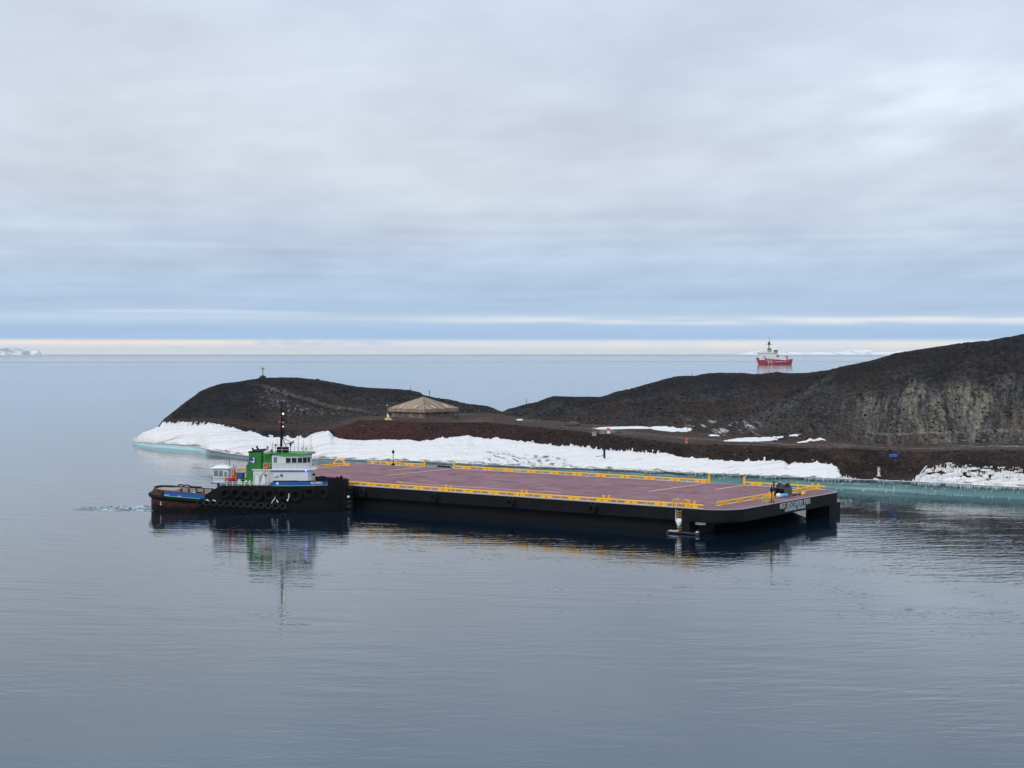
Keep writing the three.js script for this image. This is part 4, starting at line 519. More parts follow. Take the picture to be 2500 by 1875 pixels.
  for (const x of [19.35, 20.5]) { const d = part('deckhouse_door', rbox(0.75, 1.75, 0.07, 0.25, x, 5.45, 3.23), WHITE_PAINT, tug); part('door_frame', [tube([[x - 0.42, 4.6, 3.27], [x - 0.42, 6.2, 3.27], [x - 0.2, 6.42, 3.27], [x + 0.2, 6.42, 3.27], [x + 0.42, 6.2, 3.27], [x + 0.42, 4.6, 3.27]], 0.04, 30, 5)], mat([0.42, 0.38, 0.33], 0.6), d); }
  part('porthole', [cyl(0.2, 0.2, 0.05, 23.75, 6.2, 3.23, 18, Math.PI / 2)], PALEGLASS, tug); part('porthole_ring', at(new THREE.TorusGeometry(0.22, 0.05, 6, 20), 23.75, 6.2, 3.25), STEEL, tug); part('grab_rail', [bar([22.4, 5.85, 3.32], [23.1, 6.05, 3.32], 0.045), bar([23.1, 6.2, 3.32], [23.1, 5.9, 3.32], 0.06), bar([22.3, 5.3, 3.34], [26.6, 5.3, 3.34], 0.03), bar([20.9, 4.9, 3.34], [26.6, 5.32, 3.34], 0.025)], STEEL, tug);
  { const b = []; for (const x of [21.1, 21.6]) b.push(bar([x - 0.2, 4.44, 4.3], [x + 0.25, 7.2, 3.5], 0.05)); for (let k = 0; k < 8; k++) { const t = k / 8; b.push(bar([20.92 + 0.45 * t, 4.6 + 2.6 * t, 4.27 - 0.75 * t], [21.4 + 0.45 * t, 4.6 + 2.6 * t, 4.27 - 0.75 * t], 0.04)); } part('steep_ladder', b, mat([0.5, 0.47, 0.42], 0.6), tug); part('wall_cable', tube([[21, 7, 3.3], [20.3, 6.4, 3.32], [20.1, 5.6, 3.32], [19.7, 5.0, 3.32]], 0.035, 20, 5), STEEL, tug); part('wall_lamp', [new THREE.SphereGeometry(0.2, 10, 8).translate(20.9, 6.3, 3.4)], STEEL, tug); }
  // wheelhouse with rounded front
  const front = (x0, xs1, xf, hw, n = 12) => { const p = [[x0, hw]]; for (let i = 0; i <= n; i++) { const a = Math.PI / 2 - i / n * Math.PI; p.push([xs1 + (xf - xs1) * Math.cos(a), hw * Math.sin(a)]); } p.push([x0, -hw]); return p; };
  part('wheelhouse', prism(front(22.0, 26.2, 28.75, 2.95), 7.27, 9.95, 0.03), WHITE, tug); part('wheelhouse_visor', prism(front(21.6, 26.4, 29.4, 3.3), 9.93, 10.13, 0.05), GREEN, tug); part('visor_fascia', [plate([[20.7, 10.1], [29.3, 10.1], [26, 9.75], [24.0, 9.72], [22.8, 9.95], [20.7, 10.0]], 0.08, 3.26, 0.01)], mat([0.05, 0.42, 0.05], 0.45), tug); part('stair_trunk', [rbox(1.45, 3.0, 5.4, 0.05, 21.3, 8.6, 0)], GREEN, tug); part('trunk_vent', rbox(0.6, 0.35, 0.06, 0.02, 21.2, 9.3, 2.72), mat([0.012, 0.12, 0.018], 0.5), tug);
  const along = (x0, w, y, h, m) => { // window lying on the curved wheelhouse wall; x0 is where its middle falls along the side
    const hw = 2.95, xs1 = 26.2, rx = 2.55; let cx, cz, a; if (x0 <= xs1) { cx = x0; cz = hw; a = 0; } else { const c = clamp((x0 - xs1) / rx, 0, 0.999), th = Math.acos(c); cz = hw * Math.sin(th); cx = x0; const nx = Math.cos(th) / rx, nz = Math.sin(th) / hw; a = Math.atan2(nx, nz); }
    for (const s of [1, -1]) { const f = part('wheelhouse_window', at(rbox(w + 0.14, h + 0.14, 0.06, 0.12), cx, y, s * cz, 0, s * a, 0), mat([0.62, 0.62, 0.6], 0.5), tug); part('pane', at(rbox(w, h, 0.06, 0.1), cx + Math.sin(a) * 0.03, y, s * (cz + 0.03 * Math.cos(a)), 0, s * a, 0), m, f); }
  };
  along(22.6, 0.6, 8.95, 1.0, PALEGLASS); along(24.9, 0.85, 8.82, 0.95, GLASS); along(25.95, 0.85, 8.84, 0.95, GLASS); along(26.95, 0.8, 8.86, 0.92, GLASS); along(27.75, 0.8, 8.86, 0.92, GLASS); along(28.35, 0.8, 8.86, 0.92, GLASS);
  { const p = [[20.5, 7.28, 3.3]]; for (const x of [21.6, 22.8, 24, 25.2, 26.4, 27.6, 28.6]) p.push([x, 7.28, 3.3]); p.push([29.5, 7.28, 2.3], [29.5, 7.28, 0.8], [29.5, 7.28, -0.8], [29.5, 7.28, -2.3], [28.6, 7.28, -3.3], [25, 7.28, -3.3], [21.6, 7.28, -3.3]); railing(p, 1.15, mat([0.55, 0.56, 0.57], 0.5), 'bridge_railing', 0.035); }
  { const p = []; for (const [x, z] of [[21.0, 2.6], [22.4, 2.9], [23.8, 2.9], [25.2, 2.9], [26.6, 2.8], [28.0, 2.0], [28.7, 0.8], [28.7, -0.8], [28.0, -2.0], [26.6, -2.8], [25.2, -2.9], [23.8, -2.9], [22.4, -2.9], [21, -2.6]]) p.push([x, 10.13, z]); railing(p, 1.2, mat([0.60, 0.61, 0.62], 0.5), 'roof_railing', 0.035); }
  part('life_ring', [at(new THREE.TorusGeometry(0.36, 0.11, 8, 22), 20.95, 7.9, 3.34)], ORANGE, tug); part('liferaft_canister', [rbox(0.7, 0.5, 0.5, 0.12, 21.0, 7.55, 3.2)], ORANGE, tug);
  // mast and roof gear
  part('mast', [bar([23.2, 10.1, 0], [23.35, 17.6, 0], 0.26, 10, 0.11), bar([23.35, 17.4, 0], [23.35, 19.2, 0], 0.09), rbox(1.5, 0.12, 0.5, 0.03, 23.3, 17.4, 0), bar([24.3, 10.6, 0.1], [23.3, 13.2, 0], 0.08), bar([24.9, 11.9, 0], [23.35, 12.9, 0], 0.05), rbox(2.0, 0.9, 1.4, 0.05, 23.5, 10.6, 0)], MAST, tug); part('mast_yard', [bar([22.5, 17.35, -0.8], [24.1, 17.35, 0.8], 0.05), bar([23.1, 17.4, 0], [23.1, 18.3, 0], 0.05), bar([23.7, 17.4, 0], [23.7, 18.0, 0], 0.05), rbox(0.3, 0.35, 0.3, 0.05, 23.75, 16.0, 0.1), rbox(0.3, 0.35, 0.3, 0.05, 23.7, 14.2, 0.1)], MAST, tug);
  part('radar_scanner', [rbox(1.5, 0.14, 0.2, 0.04, 24.9, 11.75, 0.2, 0, 0.4, 0.1), rbox(0.3, 0.4, 0.3, 0.05, 24.9, 11.5, 0.2), bar([24.9, 10.1, 0.2], [24.9, 11.4, 0.2], 0.06), rbox(0.9, 0.1, 0.18, 0.03, 25.2, 12.0, 0.2, 0, -0.4, 0.5), bar([25.0, 11.2, 0.3], [25.5, 12.3, 0.3], 0.04)], MAST, tug); part('roof_horn', [at(new THREE.ConeGeometry(0.26, 0.5, 14, 1, true), 20.9, 11.2, 1.2, 0, 0, 0.5), bar([21.2, 10.1, 1.2], [21.0, 11.1, 1.2], 0.05), bar([21.9, 10.1, 1.4], [21.9, 11.9, 1.4], 0.04), rbox(0.35, 0.5, 0.3, 0.04, 21.7, 10.5, 1.6), new THREE.SphereGeometry(0.2, 10, 8).translate(22.4, 11.5, 1.2), bar([22.4, 10.1, 1.2], [22.4, 11.4, 1.2], 0.04)], STEEL, tug);
  for (const x of [27.2, 27.85]) { part('searchlight', [cyl(0.24, 0.2, 0.32, x, 11.05, 1.9, 14, 0, 0, Math.PI / 2), bar([x, 10.1, 1.9], [x, 10.85, 1.9], 0.05), bar([x - 0.2, 10.6, 1.9], [x + 0.2, 10.6, 1.9], 0.04)], WHITE_PAINT, tug); part('searchlight_glass', cyl(0.22, 0.22, 0.05, x + 0.19, 11.05, 1.9, 14, 0, 0, Math.PI / 2), GLASS, tug); }
  part('whip_antenna', [bar([26.2, 10.1, -0.6], [26.2, 13.0, -0.6], 0.035), bar([28.5, 10.1, -0.5], [28.5, 13.2, -0.5], 0.03), bar([22.4, 10.1, -0.8], [22.4, 12.8, -0.8], 0.03), bar([27.1, 10.1, -1], [27.1, 12.2, -1], 0.03)], STEEL, tug);
  const lampOn = (x, y, z, r, c, i) => { const m = mat([0.8, 0.8, 0.8], 0.4); m.emissive.setRGB(...c); m.emissiveIntensity = 1; part('lit_lamp', new THREE.SphereGeometry(r, 12, 10).translate(x, y, z), m, tug); const l = new THREE.PointLight(new THREE.Color(...c.map((v) => v / Math.max(...c))), i, 12); l.position.set(x, y, z); l.castShadow = true; tug.add(l); };
  lampOn(23.62, 17.05, 0.3, 0.17, [1.6, 1.4, 0.8], 0.3); lampOn(23.6, 14.75, 0.3, 0.12, [0.9, 0.9, 0.75], 0.15); lampOn(28.1, 7.02, 3.55, 0.13, [0.35, 0.35, 3], 0.5);
  // bow deck gear
  part('bow_winch', [cyl(0.35, 0.35, 1.3, 31.0, 5.0, 0.3, 16, Math.PI / 2), rbox(1.3, 0.6, 1.6, 0.05, 31.0, 4.75, 0.2), rbox(0.9, 0.45, 0.9, 0.05, 30.6, 5.6, -0.1)], MAST, tug); part('bow_bitts', [cyl(0.2, 0.22, 1.1, 32.5, 4.95, 0.6, 12), cyl(0.2, 0.22, 1.3, 33.3, 5.05, -0.2, 12), cyl(0.15, 0.15, 1.0, 32.0, 5.0, -0.8, 12), rbox(3.6, 0.24, 0.4, 0.04, 31.4, 5.42, 1.4), new THREE.SphereGeometry(0.28, 12, 8).translate(34.0, 5.65, 0)], MAST, tug); part('bow_cap_rail', (() => { const p = []; for (let x = 22.5; x < 35.3; x += 0.3) p.push([x, top(x), beam(x)]); p.push([35.35, 5.2, 0]); for (let x = 35.2; x > 22.5; x -= 0.3) p.push([x, top(x), -beam(x)]); return tube(p, 0.09, 160, 6); })(), BLACK_PAINT, tug); part('bow_lamp', [new THREE.SphereGeometry(0.3, 12, 8).translate(29.35, 6.3, 2.2), bar([29.1, 6.2, 2.2], [29.35, 6.3, 2.2], 0.06)], STEEL, tug);
  part('name_lettering', lettering('RACHEL', 0.44, 0.03, 1.12).rotateY(0.13).translate(29.9, 4.76, beam(29.9) + 0.12), WHITE_PAINT, tug, 'white letters RACHEL on the blue bow band'); part('round_badge', cyl(0.23, 0.23, 0.04, 23.25, 4.92, 4.95, 20, Math.PI / 2), WHITE_PAINT, tug); part('port_marks', [[3.4, 0], [3.9, 0], [5.75, 0], [6.1, 0]].map(([x]) => box(0.3, 0.17, 0.03, x, fend(x) + 0.52, beam(x) + 0.06)), mat([0.5, 0.55, 0.6], 0.6), tug); part('draught_marks', [1.5, 1.15].map((y) => box(0.2, 0.22, 0.03, 2.52, y, beam(2.52) + 0.06)), WHITE_PAINT, tug);
  // tyres
  const TY = matte([0.0085, 0.008, 0.008], 0.9), TYW = matte([0.024, 0.025, 0.027], 0.8), bigT = ring(1.0, 0.46, 0.72, 30), smallT = ring(0.62, 0.36, 0.42, 24);
  [[13.95, 3.15, 0.95, 0.35], [15.85, 3.2, 0.98, 0.3], [17.6, 3.02, 1, 0.25], [19.75, 2.98, 1.06, 0], [21.95, 2.95, 1.06, 0], [24.25, 3.0, 1.04, 0.05], [26.55, 2.8, 1.08, 0], [29.0, 3.3, 0.98, -0.1], [31.4, 3.15, 0.98, -0.35]].forEach(([x, y, s, t]) => { const g = bigT.clone().rotateX(Math.PI / 2).rotateY(t).scale(s, s, s).translate(x, y, beam(x) * (y < 4 ? 1 : 1) + 0.38); part('hull_tyre', g, TY, tug); part('hull_tyre', bigT.clone().rotateX(Math.PI / 2).rotateY(-t).scale(s, s, s).translate(x, y, -beam(x) - 0.38), TY, tug); part('tyre_chain', [bar([x - 0.2, y + 0.5, beam(x) + 0.35], [x - 0.3, 4.4, beam(x) + 0.04], 0.03), bar([x + 0.2, y + 0.5, beam(x) + 0.35], [x + 0.3, 4.4, beam(x) + 0.04], 0.03)], MAST, tug); });
  for (let k = 0; k < 13; k++) { const x = 9.6 + k * 1.2 + (k > 9 ? (k - 9) * 0.08 : 0), y = 1.62 - k * 0.065; part('waterline_tyre', smallT.clone().rotateX(Math.PI / 2).rotateY(0.28).rotateX(-0.22).translate(x, y, beam(x) + 0.3), TYW, tug); if (k === 1 || k === 2) part('tyre_frost', tube([[x - 0.1, y + 0.5, beam(x) + 0.5], [x + 0.2, y + 0.48, beam(x) + 0.52], [x + 0.4, y + 0.3, beam(x) + 0.5]], 0.09, 12, 6), FROSTY, tug); }
  for (let k = 0; k < 5; k++) part('bow_tyre', ring(0.95, 0.42, 0.74, 26).translate(35.15 - 0.05 * (k % 2), 0.45 + k * 0.8, 0.25), k < 2 ? TYW : TY, tug);
  part('bow_fender_backing', [rbox(0.9, 5.1, 3.2, 0.2, 34.5, 2.55, 0)], BLACK_PAINT, tug); part('white_float', new THREE.SphereGeometry(0.24, 12, 8).translate(35.4, 2.2, 1.2), WHITE_PAINT, tug);
  for (const g of [tube([[22.95, 2.95, 5.4], [22.85, 2.3, 5.5], [22.45, 1.8, 5.45], [22.3, 1.45, 5.4]], 0.085, 16, 6), tube([[23.2, 2.1, 5.45], [23.35, 1.7, 5.5], [23.5, 1.65, 5.45]], 0.10, 10, 6), tube([[25.35, 3.2, 5.45], [25.35, 2.6, 5.5], [25.15, 2.0, 5.5]], 0.09, 14, 6)]) part('frozen_rope', g, FROSTY, tug, 'white frozen rope hanging between the tyres');
  part('white_float', new THREE.SphereGeometry(0.17, 10, 8).translate(25.12, 1.98, 5.5), FROSTY, tug);
}
// churned water behind the stern
{
  const x0 = -82, x1 = -63.4, z0 = -289, z1 = -267, A = 260, B = 250;
  const G = gridGeo(A, B, (i, j) => {
    const x = lerp(x0, x1, i / (A - 1)), z = lerp(z0, z1, j / (B - 1)), px = (x - x1) / (x0 - x1), pz = (z + 278.5) / 6.8;
    const w = (1 - smooth(0.55, 1, px)) * (1 - smooth(0.55, 1.0, Math.abs(pz) / (1.0 - 0.45 * px))), n = fbm(x * 0.35, z * 0.6, 4, 0.6), sw = Math.abs(fbm(x * 0.28 + 3, z * 0.75 + 1.5 * n, 3));
    const foam = w * smooth(0.62, 0.92, 1 - sw * 2.0 + 0.3 * n) * (1 - smooth(0.5, 0.95, px)), c = mix3([0.02, 0.04, 0.052], [0.46, 0.54, 0.59], clamp(foam * 0.9));
    return [x, -0.05 + w * (0.085 + 0.2 * n + 0.11 * noise(x * 1.1, z * 2.0)), z, ...c, w > 0.002];
  });
  structure('wake', meshOf(G), new THREE.MeshPhysicalMaterial({ vertexColors: true, roughness: 0.14, ior: 1.333, side: THREE.DoubleSide }), 'churned white wash behind the tug stern');
}

// ---------------------------------------------------------------- the old hut on the mound
{
  const hut = thing('wooden_hut', 'square brown timber hut with a low pyramid roof and open veranda', 'hut', [-26.3, 8.72, -459.6], 0.89), S = 7.4, E0 = 1.62, E1 = 2.5, AP = 5.85;
  const woodTex = (seed, tone) => wear(seed, 64, 256, (u, v) => { const g = fbm(u * 9, v * 1.2 + seed, 4, 0.6), k = 0.8 + 0.26 * g; return [tone[0] * k, tone[1] * k, tone[2] * k]; });
  const TONES = [[0.74, 0.625, 0.53], [0.78, 0.66, 0.56], [0.70, 0.59, 0.50], [0.82, 0.715, 0.615]].map((c, i) => mat([0.92, 0.92, 0.92], 0.85, 0, { map: woodTex(i + 1, c) })), DARKS = [[0.62, 0.54, 0.475], [0.68, 0.60, 0.53], [0.54, 0.465, 0.41]].map((c, i) => mat([1, 1, 1], 0.9, 0, { map: woodTex(i + 7, c) })), BATTEN = mat([0.24, 0.175, 0.125], 0.85), HATCH = mat([0.48, 0.45, 0.39], 0.7), POST = mat([0.15, 0.115, 0.09], 0.85);
  const r = rng(12);
  const roof = part('roof', new THREE.ConeGeometry(S * Math.SQRT2, AP - E1, 4, 1).rotateY(Math.PI / 4).translate(0, (AP + E1) / 2 - 0.08, 0), BATTEN, hut);
  // roof boards run up each of the four slopes; battens over their joints
  const n = 11, H = AP - E1;
  for (let side = 0; side < 4; side++) for (let k = 0; k < n; k++) {
    const a = -S - 0.12 + (2 * S + 0.24) * k / n, b = -S - 0.12 + (2 * S + 0.24) * (k + 1) / n, g0 = 0.02, xa = a + g0, xb = b - g0, up = (x) => 1 - Math.abs(x) / (S + 0.12), SS = S + 0.12;
    const pt = (x, t, o) => [x, E1 + H * t + o, SS * (1 - t)], poly = [];
    const ta = up(xa), tb = up(xb); const top = xa < 0 && xb > 0 ? [[xb, tb], [0, 1], [xa, ta]] : [[xb, tb], [xa, ta]];
    const ring2 = [[xa, 0], [xb, 0], ...top].filter(([x, t], i, q) => !(i && q[i - 1][0] === x && q[i - 1][1] === t));
    const P = [], I = [], o = 0.05 + 0.02 * r(), m = ring2.length; for (const [x, t] of ring2) P.push(...pt(x, t, o)); for (const [x, t] of ring2) P.push(...pt(x, t, o - 0.07)); for (let i = 1; i < m - 1; i++) I.push(0, i, i + 1); for (let i = 0; i < m; i++) { const j = (i + 1) % m; I.push(i, i + m, j, j, i + m, j + m); }
    const g = new THREE.BufferGeometry(); g.setAttribute('position', new THREE.Float32BufferAttribute(P, 3)); const U = []; for (let i = 0; i < P.length; i += 3) U.push(P[i] * 0.4 + side * 0.3 + k * 0.17, P[i + 1] * 0.12 + k * 0.31); g.setAttribute('uv', new THREE.Float32BufferAttribute(U, 2)); g.setIndex(I); const q = g.toNonIndexed(); q.computeVertexNormals(); q.rotateY(side * Math.PI / 2);
    part('roof_board', q, TONES[Math.floor(r() * 4)], roof);
    if (k && a !== 0) { const t = up(a); part('roof_batten', bar([a, E1 + 0.10, SS], [a, E1 + H * t + 0.10, SS * (1 - t)], 0.055, 5).rotateY(side * Math.PI / 2), BATTEN, roof); }
    if ((k === 3 || k === 7 || (k === 5 && side === 9))) { const c = (a + b) / 2, g2 = rbox(0.75, 0.06, 2.0, 0.02); const sl = Math.atan2(H, SS), t = 0.15; part('roof_hatch', at(g2, 0, 0, 0, sl).translate(c, E1 + H * t + 0.17, SS * (1 - t)).rotateY(side * Math.PI / 2), HATCH, roof, 'pale weathered roof light'); }
  }
  for (let i = 0; i < 4; i++) part('hip_cap', bar([0, AP + 0.05, 0], [S + 0.1, E1 + 0.1, S + 0.1], 0.09, 6).rotateY(i * Math.PI / 2), POST, roof);
  // deep fascia of upright boards, posts and walls
  const W = 6.6;
  for (let side = 0; side < 4; side++) {
    const f = part('fascia', rbox(2 * S + 0.1, E1 - E0, 0.06, 0.02, 0, (E0 + E1) / 2, S).rotateY(side * Math.PI / 2), BATTEN, hut);
    const m = 26; for (let k = 0; k < m; k++) { const w = (2 * S + 0.1) / m; part('fascia_board', box(w - 0.03, E1 - E0 + 0.06 * r(), 0.05, -S - 0.05 + w * (k + 0.5), (E0 + E1) / 2, S + 0.06).rotateY(side * Math.PI / 2), TONES[Math.floor(r() * 4)], f); }
    for (let k = 0; k < 5; k++) part('veranda_post', rbox(0.18, E0 + 0.1, 0.18, 0.02, -S + 0.12 + (2 * S - 0.24) * k / 4, E0 / 2 - 0.05, S - 0.12).rotateY(side * Math.PI / 2), POST, hut);
    const wall = part('wall', box(2 * W, E1 + 0.2, 0.12, 0, E1 / 2, W - 0.08).rotateY(side * Math.PI / 2), DARKS[1], hut);
    for (let k = 0; k < 22; k++) { const w = 2 * W / 22; part('wall_board', box(w - 0.035, E1 + 0.1, 0.05, -W + w * (k + 0.5), E1 / 2, W).rotateY(side * Math.PI / 2), DARKS[Math.floor(r() * 3)], wall); }
    if (side === 0 || side === 3) for (const x of side === 3 ? [-3.1, -1.2, 2.6] : [-2.5, 2.2]) { const wd = part('shutter', rbox(1.0, 1.1, 0.06, 0.02, x, 1.15, W + 0.06).rotateY(side * Math.PI / 2), mat([0.10, 0.085, 0.07], 0.8), wall); part('shutter_frame', [box(1.14, 0.07, 0.08, x, 1.75, W + 0.07), box(1.14, 0.07, 0.08, x, 0.56, W + 0.07), box(0.07, 1.2, 0.08, x - 0.54, 1.15, W + 0.07), box(0.07, 1.2, 0.08, x + 0.54, 1.15, W + 0.07)].map((g) => g.rotateY(side * Math.PI / 2)), POST, wd); }
  }
  part('veranda_bench', [rbox(0.5, 0.12, 2.6, 0.03, -S + 0.9, 0.4, -1.2), rbox(0.4, 0.4, 0.15, 0.02, -S + 0.9, 0.2, -2.3), rbox(0.4, 0.4, 0.15, 0.02, -S + 0.9, 0.2, -0.1)], POST, hut); part('floor', box(2 * S - 0.2, 0.16, 2 * S - 0.2, 0, 0.02, 0), DARKS[2], hut);
}
// ---------------------------------------------------------------- cross on its cairn
const onLand = (x, z, dy = 0) => [x, ground(x, z) + dy, z];
function rock(seed, r0, m, squash = 0.7) { const g = new THREE.IcosahedronGeometry(r0, 2), p = g.attributes.position, k = new THREE.Vector3(); for (let i = 0; i < p.count; i++) { k.fromBufferAttribute(p, i); const n = 1 + 0.32 * fbm(k.x / r0 * 0.9 + seed * 7, k.y / r0 * 0.9 + k.z / r0 * 1.3 + seed, 3); p.setXYZ(i, k.x * n, k.y * n * squash, k.z * n); } g.computeVertexNormals(); return g; }
const STONE = mat([0.030, 0.028, 0.029], 0.95);
{
  const x = -90.8, z = -565.3, y = ground(x, z), WOOD = mat([0.30, 0.235, 0.17], 0.8);
  const c = thing('stone_cairn', 'dark stone cairn on top of the left hill under the cross', 'cairn', [x, y - 0.2, z]); const r = rng(8);
  part('core', rock(3, 1.15, STONE, 0.62).translate(0, 0.35, 0), STONE, c);
  for (let k = 0; k < 26; k++) { const a = r() * 6.28, h = r(), q = (1 - h * 0.75) * 1.35; part('stone', rock(k + 1, 0.28 + 0.22 * r(), STONE).translate(Math.cos(a) * q, 0.1 + h * 0.95, Math.sin(a) * q * 0.9), STONE, c); }
  const o = thing('memorial_cross', 'tall wooden memorial cross standing on the cairn of the left hill', 'cross', [x, y + 0.75, z], -0.15);
  part('upright', rbox(0.30, 3.4, 0.30, 0.03, 0, 1.7, 0), WOOD, o); part('crossbar', rbox(1.3, 0.32, 0.26, 0.03, 0, 2.72, 0.03), WOOD, o); part('inscription_board', rbox(0.5, 0.4, 0.03, 0.01, 0, 2.72, 0.18), mat([0.20, 0.155, 0.11], 0.8), o);
}
{ const o = thing('boulder', 'small flat dark boulder on the skyline right of the cross', 'boulder', onLand(-71.4, -567, 0.15)); part('stone', rock(5, 0.55, STONE, 0.45), STONE, o); part('stone', rock(9, 0.3, STONE, 0.6).translate(0.7, 0.1, 0), STONE, o); }
{ const o = thing('boulder', 'big grey boulder on the gravel where the right-hand hills begin', 'boulder', onLand(16.4, -412, 0.3)); part('stone', rock(15, 1.7, STONE, 0.55), mat([0.075, 0.068, 0.062], 0.95), o); part('stone', rock(19, 0.8, STONE, 0.5).translate(-1.9, -0.1, 0.3), mat([0.075, 0.068, 0.062], 0.95), o); }
// poles on the crests
function pole(label, x, z, h, extra) { const o = thing('marker_pole', label, 'pole', onLand(x, z, -0.2)); const m = mat([0.16, 0.14, 0.13], 0.7); part('shaft', cyl(0.11, 0.08, h + 0.2, 0, (h + 0.2) / 2, 0, 8), m, o); part('foot_stones', rock(2 + x, 0.32, STONE, 0.5).translate(0, 0.2, 0), STONE, o); if (extra) part('top_fitting', extra, m, o); }
pole('dark thick pole rising behind the roof of the hut', -29.4, -552, 2.2, rbox(0.35, 0.9, 0.35, 0.03, 0, 1.9, 0)); pole('thin stick on the ridge left behind the hut', -36.7, -560, 1.4); pole('pinkish marker pole on the saddle ridge right of the hut', 4.6, -503, 1.9, [box(0.5, 0.05, 0.05, 0, 1.8, 0), rbox(0.18, 0.5, 0.18, 0.02, 0, 1.5, 0)]); pole('tiny stick on the first crest of the right-hand hills', 59, -508, 0.9);
// by the hut
{ const o = thing('survey_station', 'white pole and dome instrument standing on a yellow box by the hut', 'instrument', onLand(-34.9, -436, 0)); part('yellow_case', [rbox(1.7, 0.62, 1.1, 0.12, 0, 0.36, 0), rbox(0.5, 0.3, 0.5, 0.06, 1.0, 0.2, 0.1)], mat([0.72, 0.55, 0.12], 0.5), o); part('case_latch', rbox(0.2, 0.2, 0.05, 0.02, 0.1, 0.45, 0.56), BLACK_PAINT, o); part('instrument_box', [rbox(0.6, 0.7, 0.5, 0.1, 0.05, 1.15, 0), cyl(0.22, 0.08, 0.6, -0.1, 1.7, 0, 12)], WHITE_PAINT, o); part('thin_pole', cyl(0.035, 0.03, 3.0, -0.2, 2.6, 0, 8), STEEL, o); part('dome', new THREE.SphereGeometry(0.17, 14, 10).translate(-0.22, 4.2, 0), WHITE_PAINT, o); }
{ const o = thing('covered_heap', 'black tarpaulin heap on the gravel right of the hut', 'heap', onLand(-16.1, -443.6, 0)); const g = new THREE.IcosahedronGeometry(1, 4), p = g.attributes.position; for (let i = 0; i < p.count; i++) { const x = p.getX(i), y = p.getY(i), z = p.getZ(i), n = 1 + 0.22 * fbm(x * 1.8 + 4, y * 1.5 + z * 1.7, 3); p.setXYZ(i, x * 0.92 * n, Math.max(y, -0.1) * 0.95 * n, z * 0.7 * n); } g.computeVertexNormals(); part('cover', g, mat([0.012, 0.012, 0.013], 0.7), o); part('hold_down_stone', rock(4, 0.2, STONE).translate(0.85, 0.1, 0.2), STONE, o); part('hold_down_stone', rock(6, 0.2, STONE).translate(-0.85, 0.1, 0.3), STONE, o); }
drift(2.2, -444, 1.0, 2.2, 0.05, 3, 'tiny white snow patch on the gravel right of the hut');
drift(30.5, -403, 9.5, 3.4, -0.20, 1.3, 'long white snow patch under the middle hill behind the crates'); drift(41.2, -402, 5.4, 6.4, -0.22, 5.2, 'broad right-hand end of the snow under the middle hill');
drift(50.2, -384, 1.3, 1.2, -0.1, 7.7, 'small white snow lump between the two long snow patches');
drift(56.6, -367.5, 6.4, 5.4, -0.12, 4.1, 'wide white snow patch at the foot of the gully'); drift(63.6, -372, 1.3, 1.7, -0.1, 9.2, 'small snow fleck right of the gully snow patch'); drift(66.9, -367, 1.6, 1.4, -0.1, 12.4, 'slim snow fleck low on the big right-hand hill'); drift(68.2, -352.4, 3.2, 1.0, -0.08, 15.1, 'thin snow streak beside the gravel track below the right-hand hill');
// crates and barrier by the track
function crate(label, x, z, w, h, d, c) { const o = thing('storage_crate', label, 'crate', onLand(x, z, 0.02), 0.1, 'crates beside the track'); const m = mat(c, 0.75), f = mat(c.map((v) => v * 0.6), 0.75); part('body', rbox(w, h, d, 0.04, 0, h / 2, 0), m, o); for (const s of [-1, 1]) { part('batten', rbox(0.12, h, 0.06, 0.02, s * (w / 2 - 0.08), h / 2, d / 2 + 0.03), f, o); part('batten', rbox(w, 0.12, 0.06, 0.02, 0, h / 2 + s * (h / 2 - 0.07), d / 2 + 0.04), f, o); } part('lid', rbox(w + 0.06, 0.08, d + 0.06, 0.02, 0, h + 0.03, 0), m, o); }
crate('pale cubic crate at the left end of the row on the track edge', 20.2, -381, 1.0, 0.95, 0.9, [0.34, 0.32, 0.27]); crate('long pale crate between the cubic crate and the orange board', 22.4, -382.3, 1.5, 0.8, 0.9, [0.30, 0.27, 0.22]); crate('grey crate just right of the orange board', 25.0, -384, 1.25, 0.75, 0.9, [0.22, 0.215, 0.20]); crate('dim grey crate at the right end of the row on the track edge', 26.7, -385.5, 1.4, 0.65, 0.9, [0.13, 0.125, 0.115]);
{ const o = thing('warning_board', 'orange over white board standing in the row of crates', 'board', onLand(23.7, -381.4, 0), 0.1); part('orange_panel', rbox(0.85, 0.75, 0.06, 0.02, 0, 1.15, 0), mat([0.55, 0.18, 0.08], 0.7), o); part('white_panel', rbox(0.85, 0.6, 0.06, 0.02, 0.05, 0.45, 0), WHITE_PAINT, o); part('leg', bar([-0.35, 0, -0.1], [-0.35, 1.5, -0.1], 0.04), STEEL, o); part('leg', bar([0.35, 0, -0.1], [0.35, 1.5, -0.1], 0.04), STEEL, o); }
{ const o = thing('hydrant', 'orange standpipe beside the track above the black bank', 'hydrant', onLand(40.1, -356, 0)); const m = mat([0.42, 0.11, 0.04], 0.6); part('barrel', cyl(0.22, 0.2, 1.1, 0, 0.55, 0, 14), m, o); part('cap', [cyl(0.42, 0.3, 0.24, 0, 1.2, 0, 14), cyl(0.12, 0.12, 0.2, 0, 1.4, 0, 10)], m, o); part('outlet', cyl(0.13, 0.13, 0.9, 0, 0.85, 0, 10, 0, 0, Math.PI / 2), m, o); part('band', cyl(0.235, 0.235, 0.14, 0, 0.55, 0, 14), WHITE_PAINT, o); }
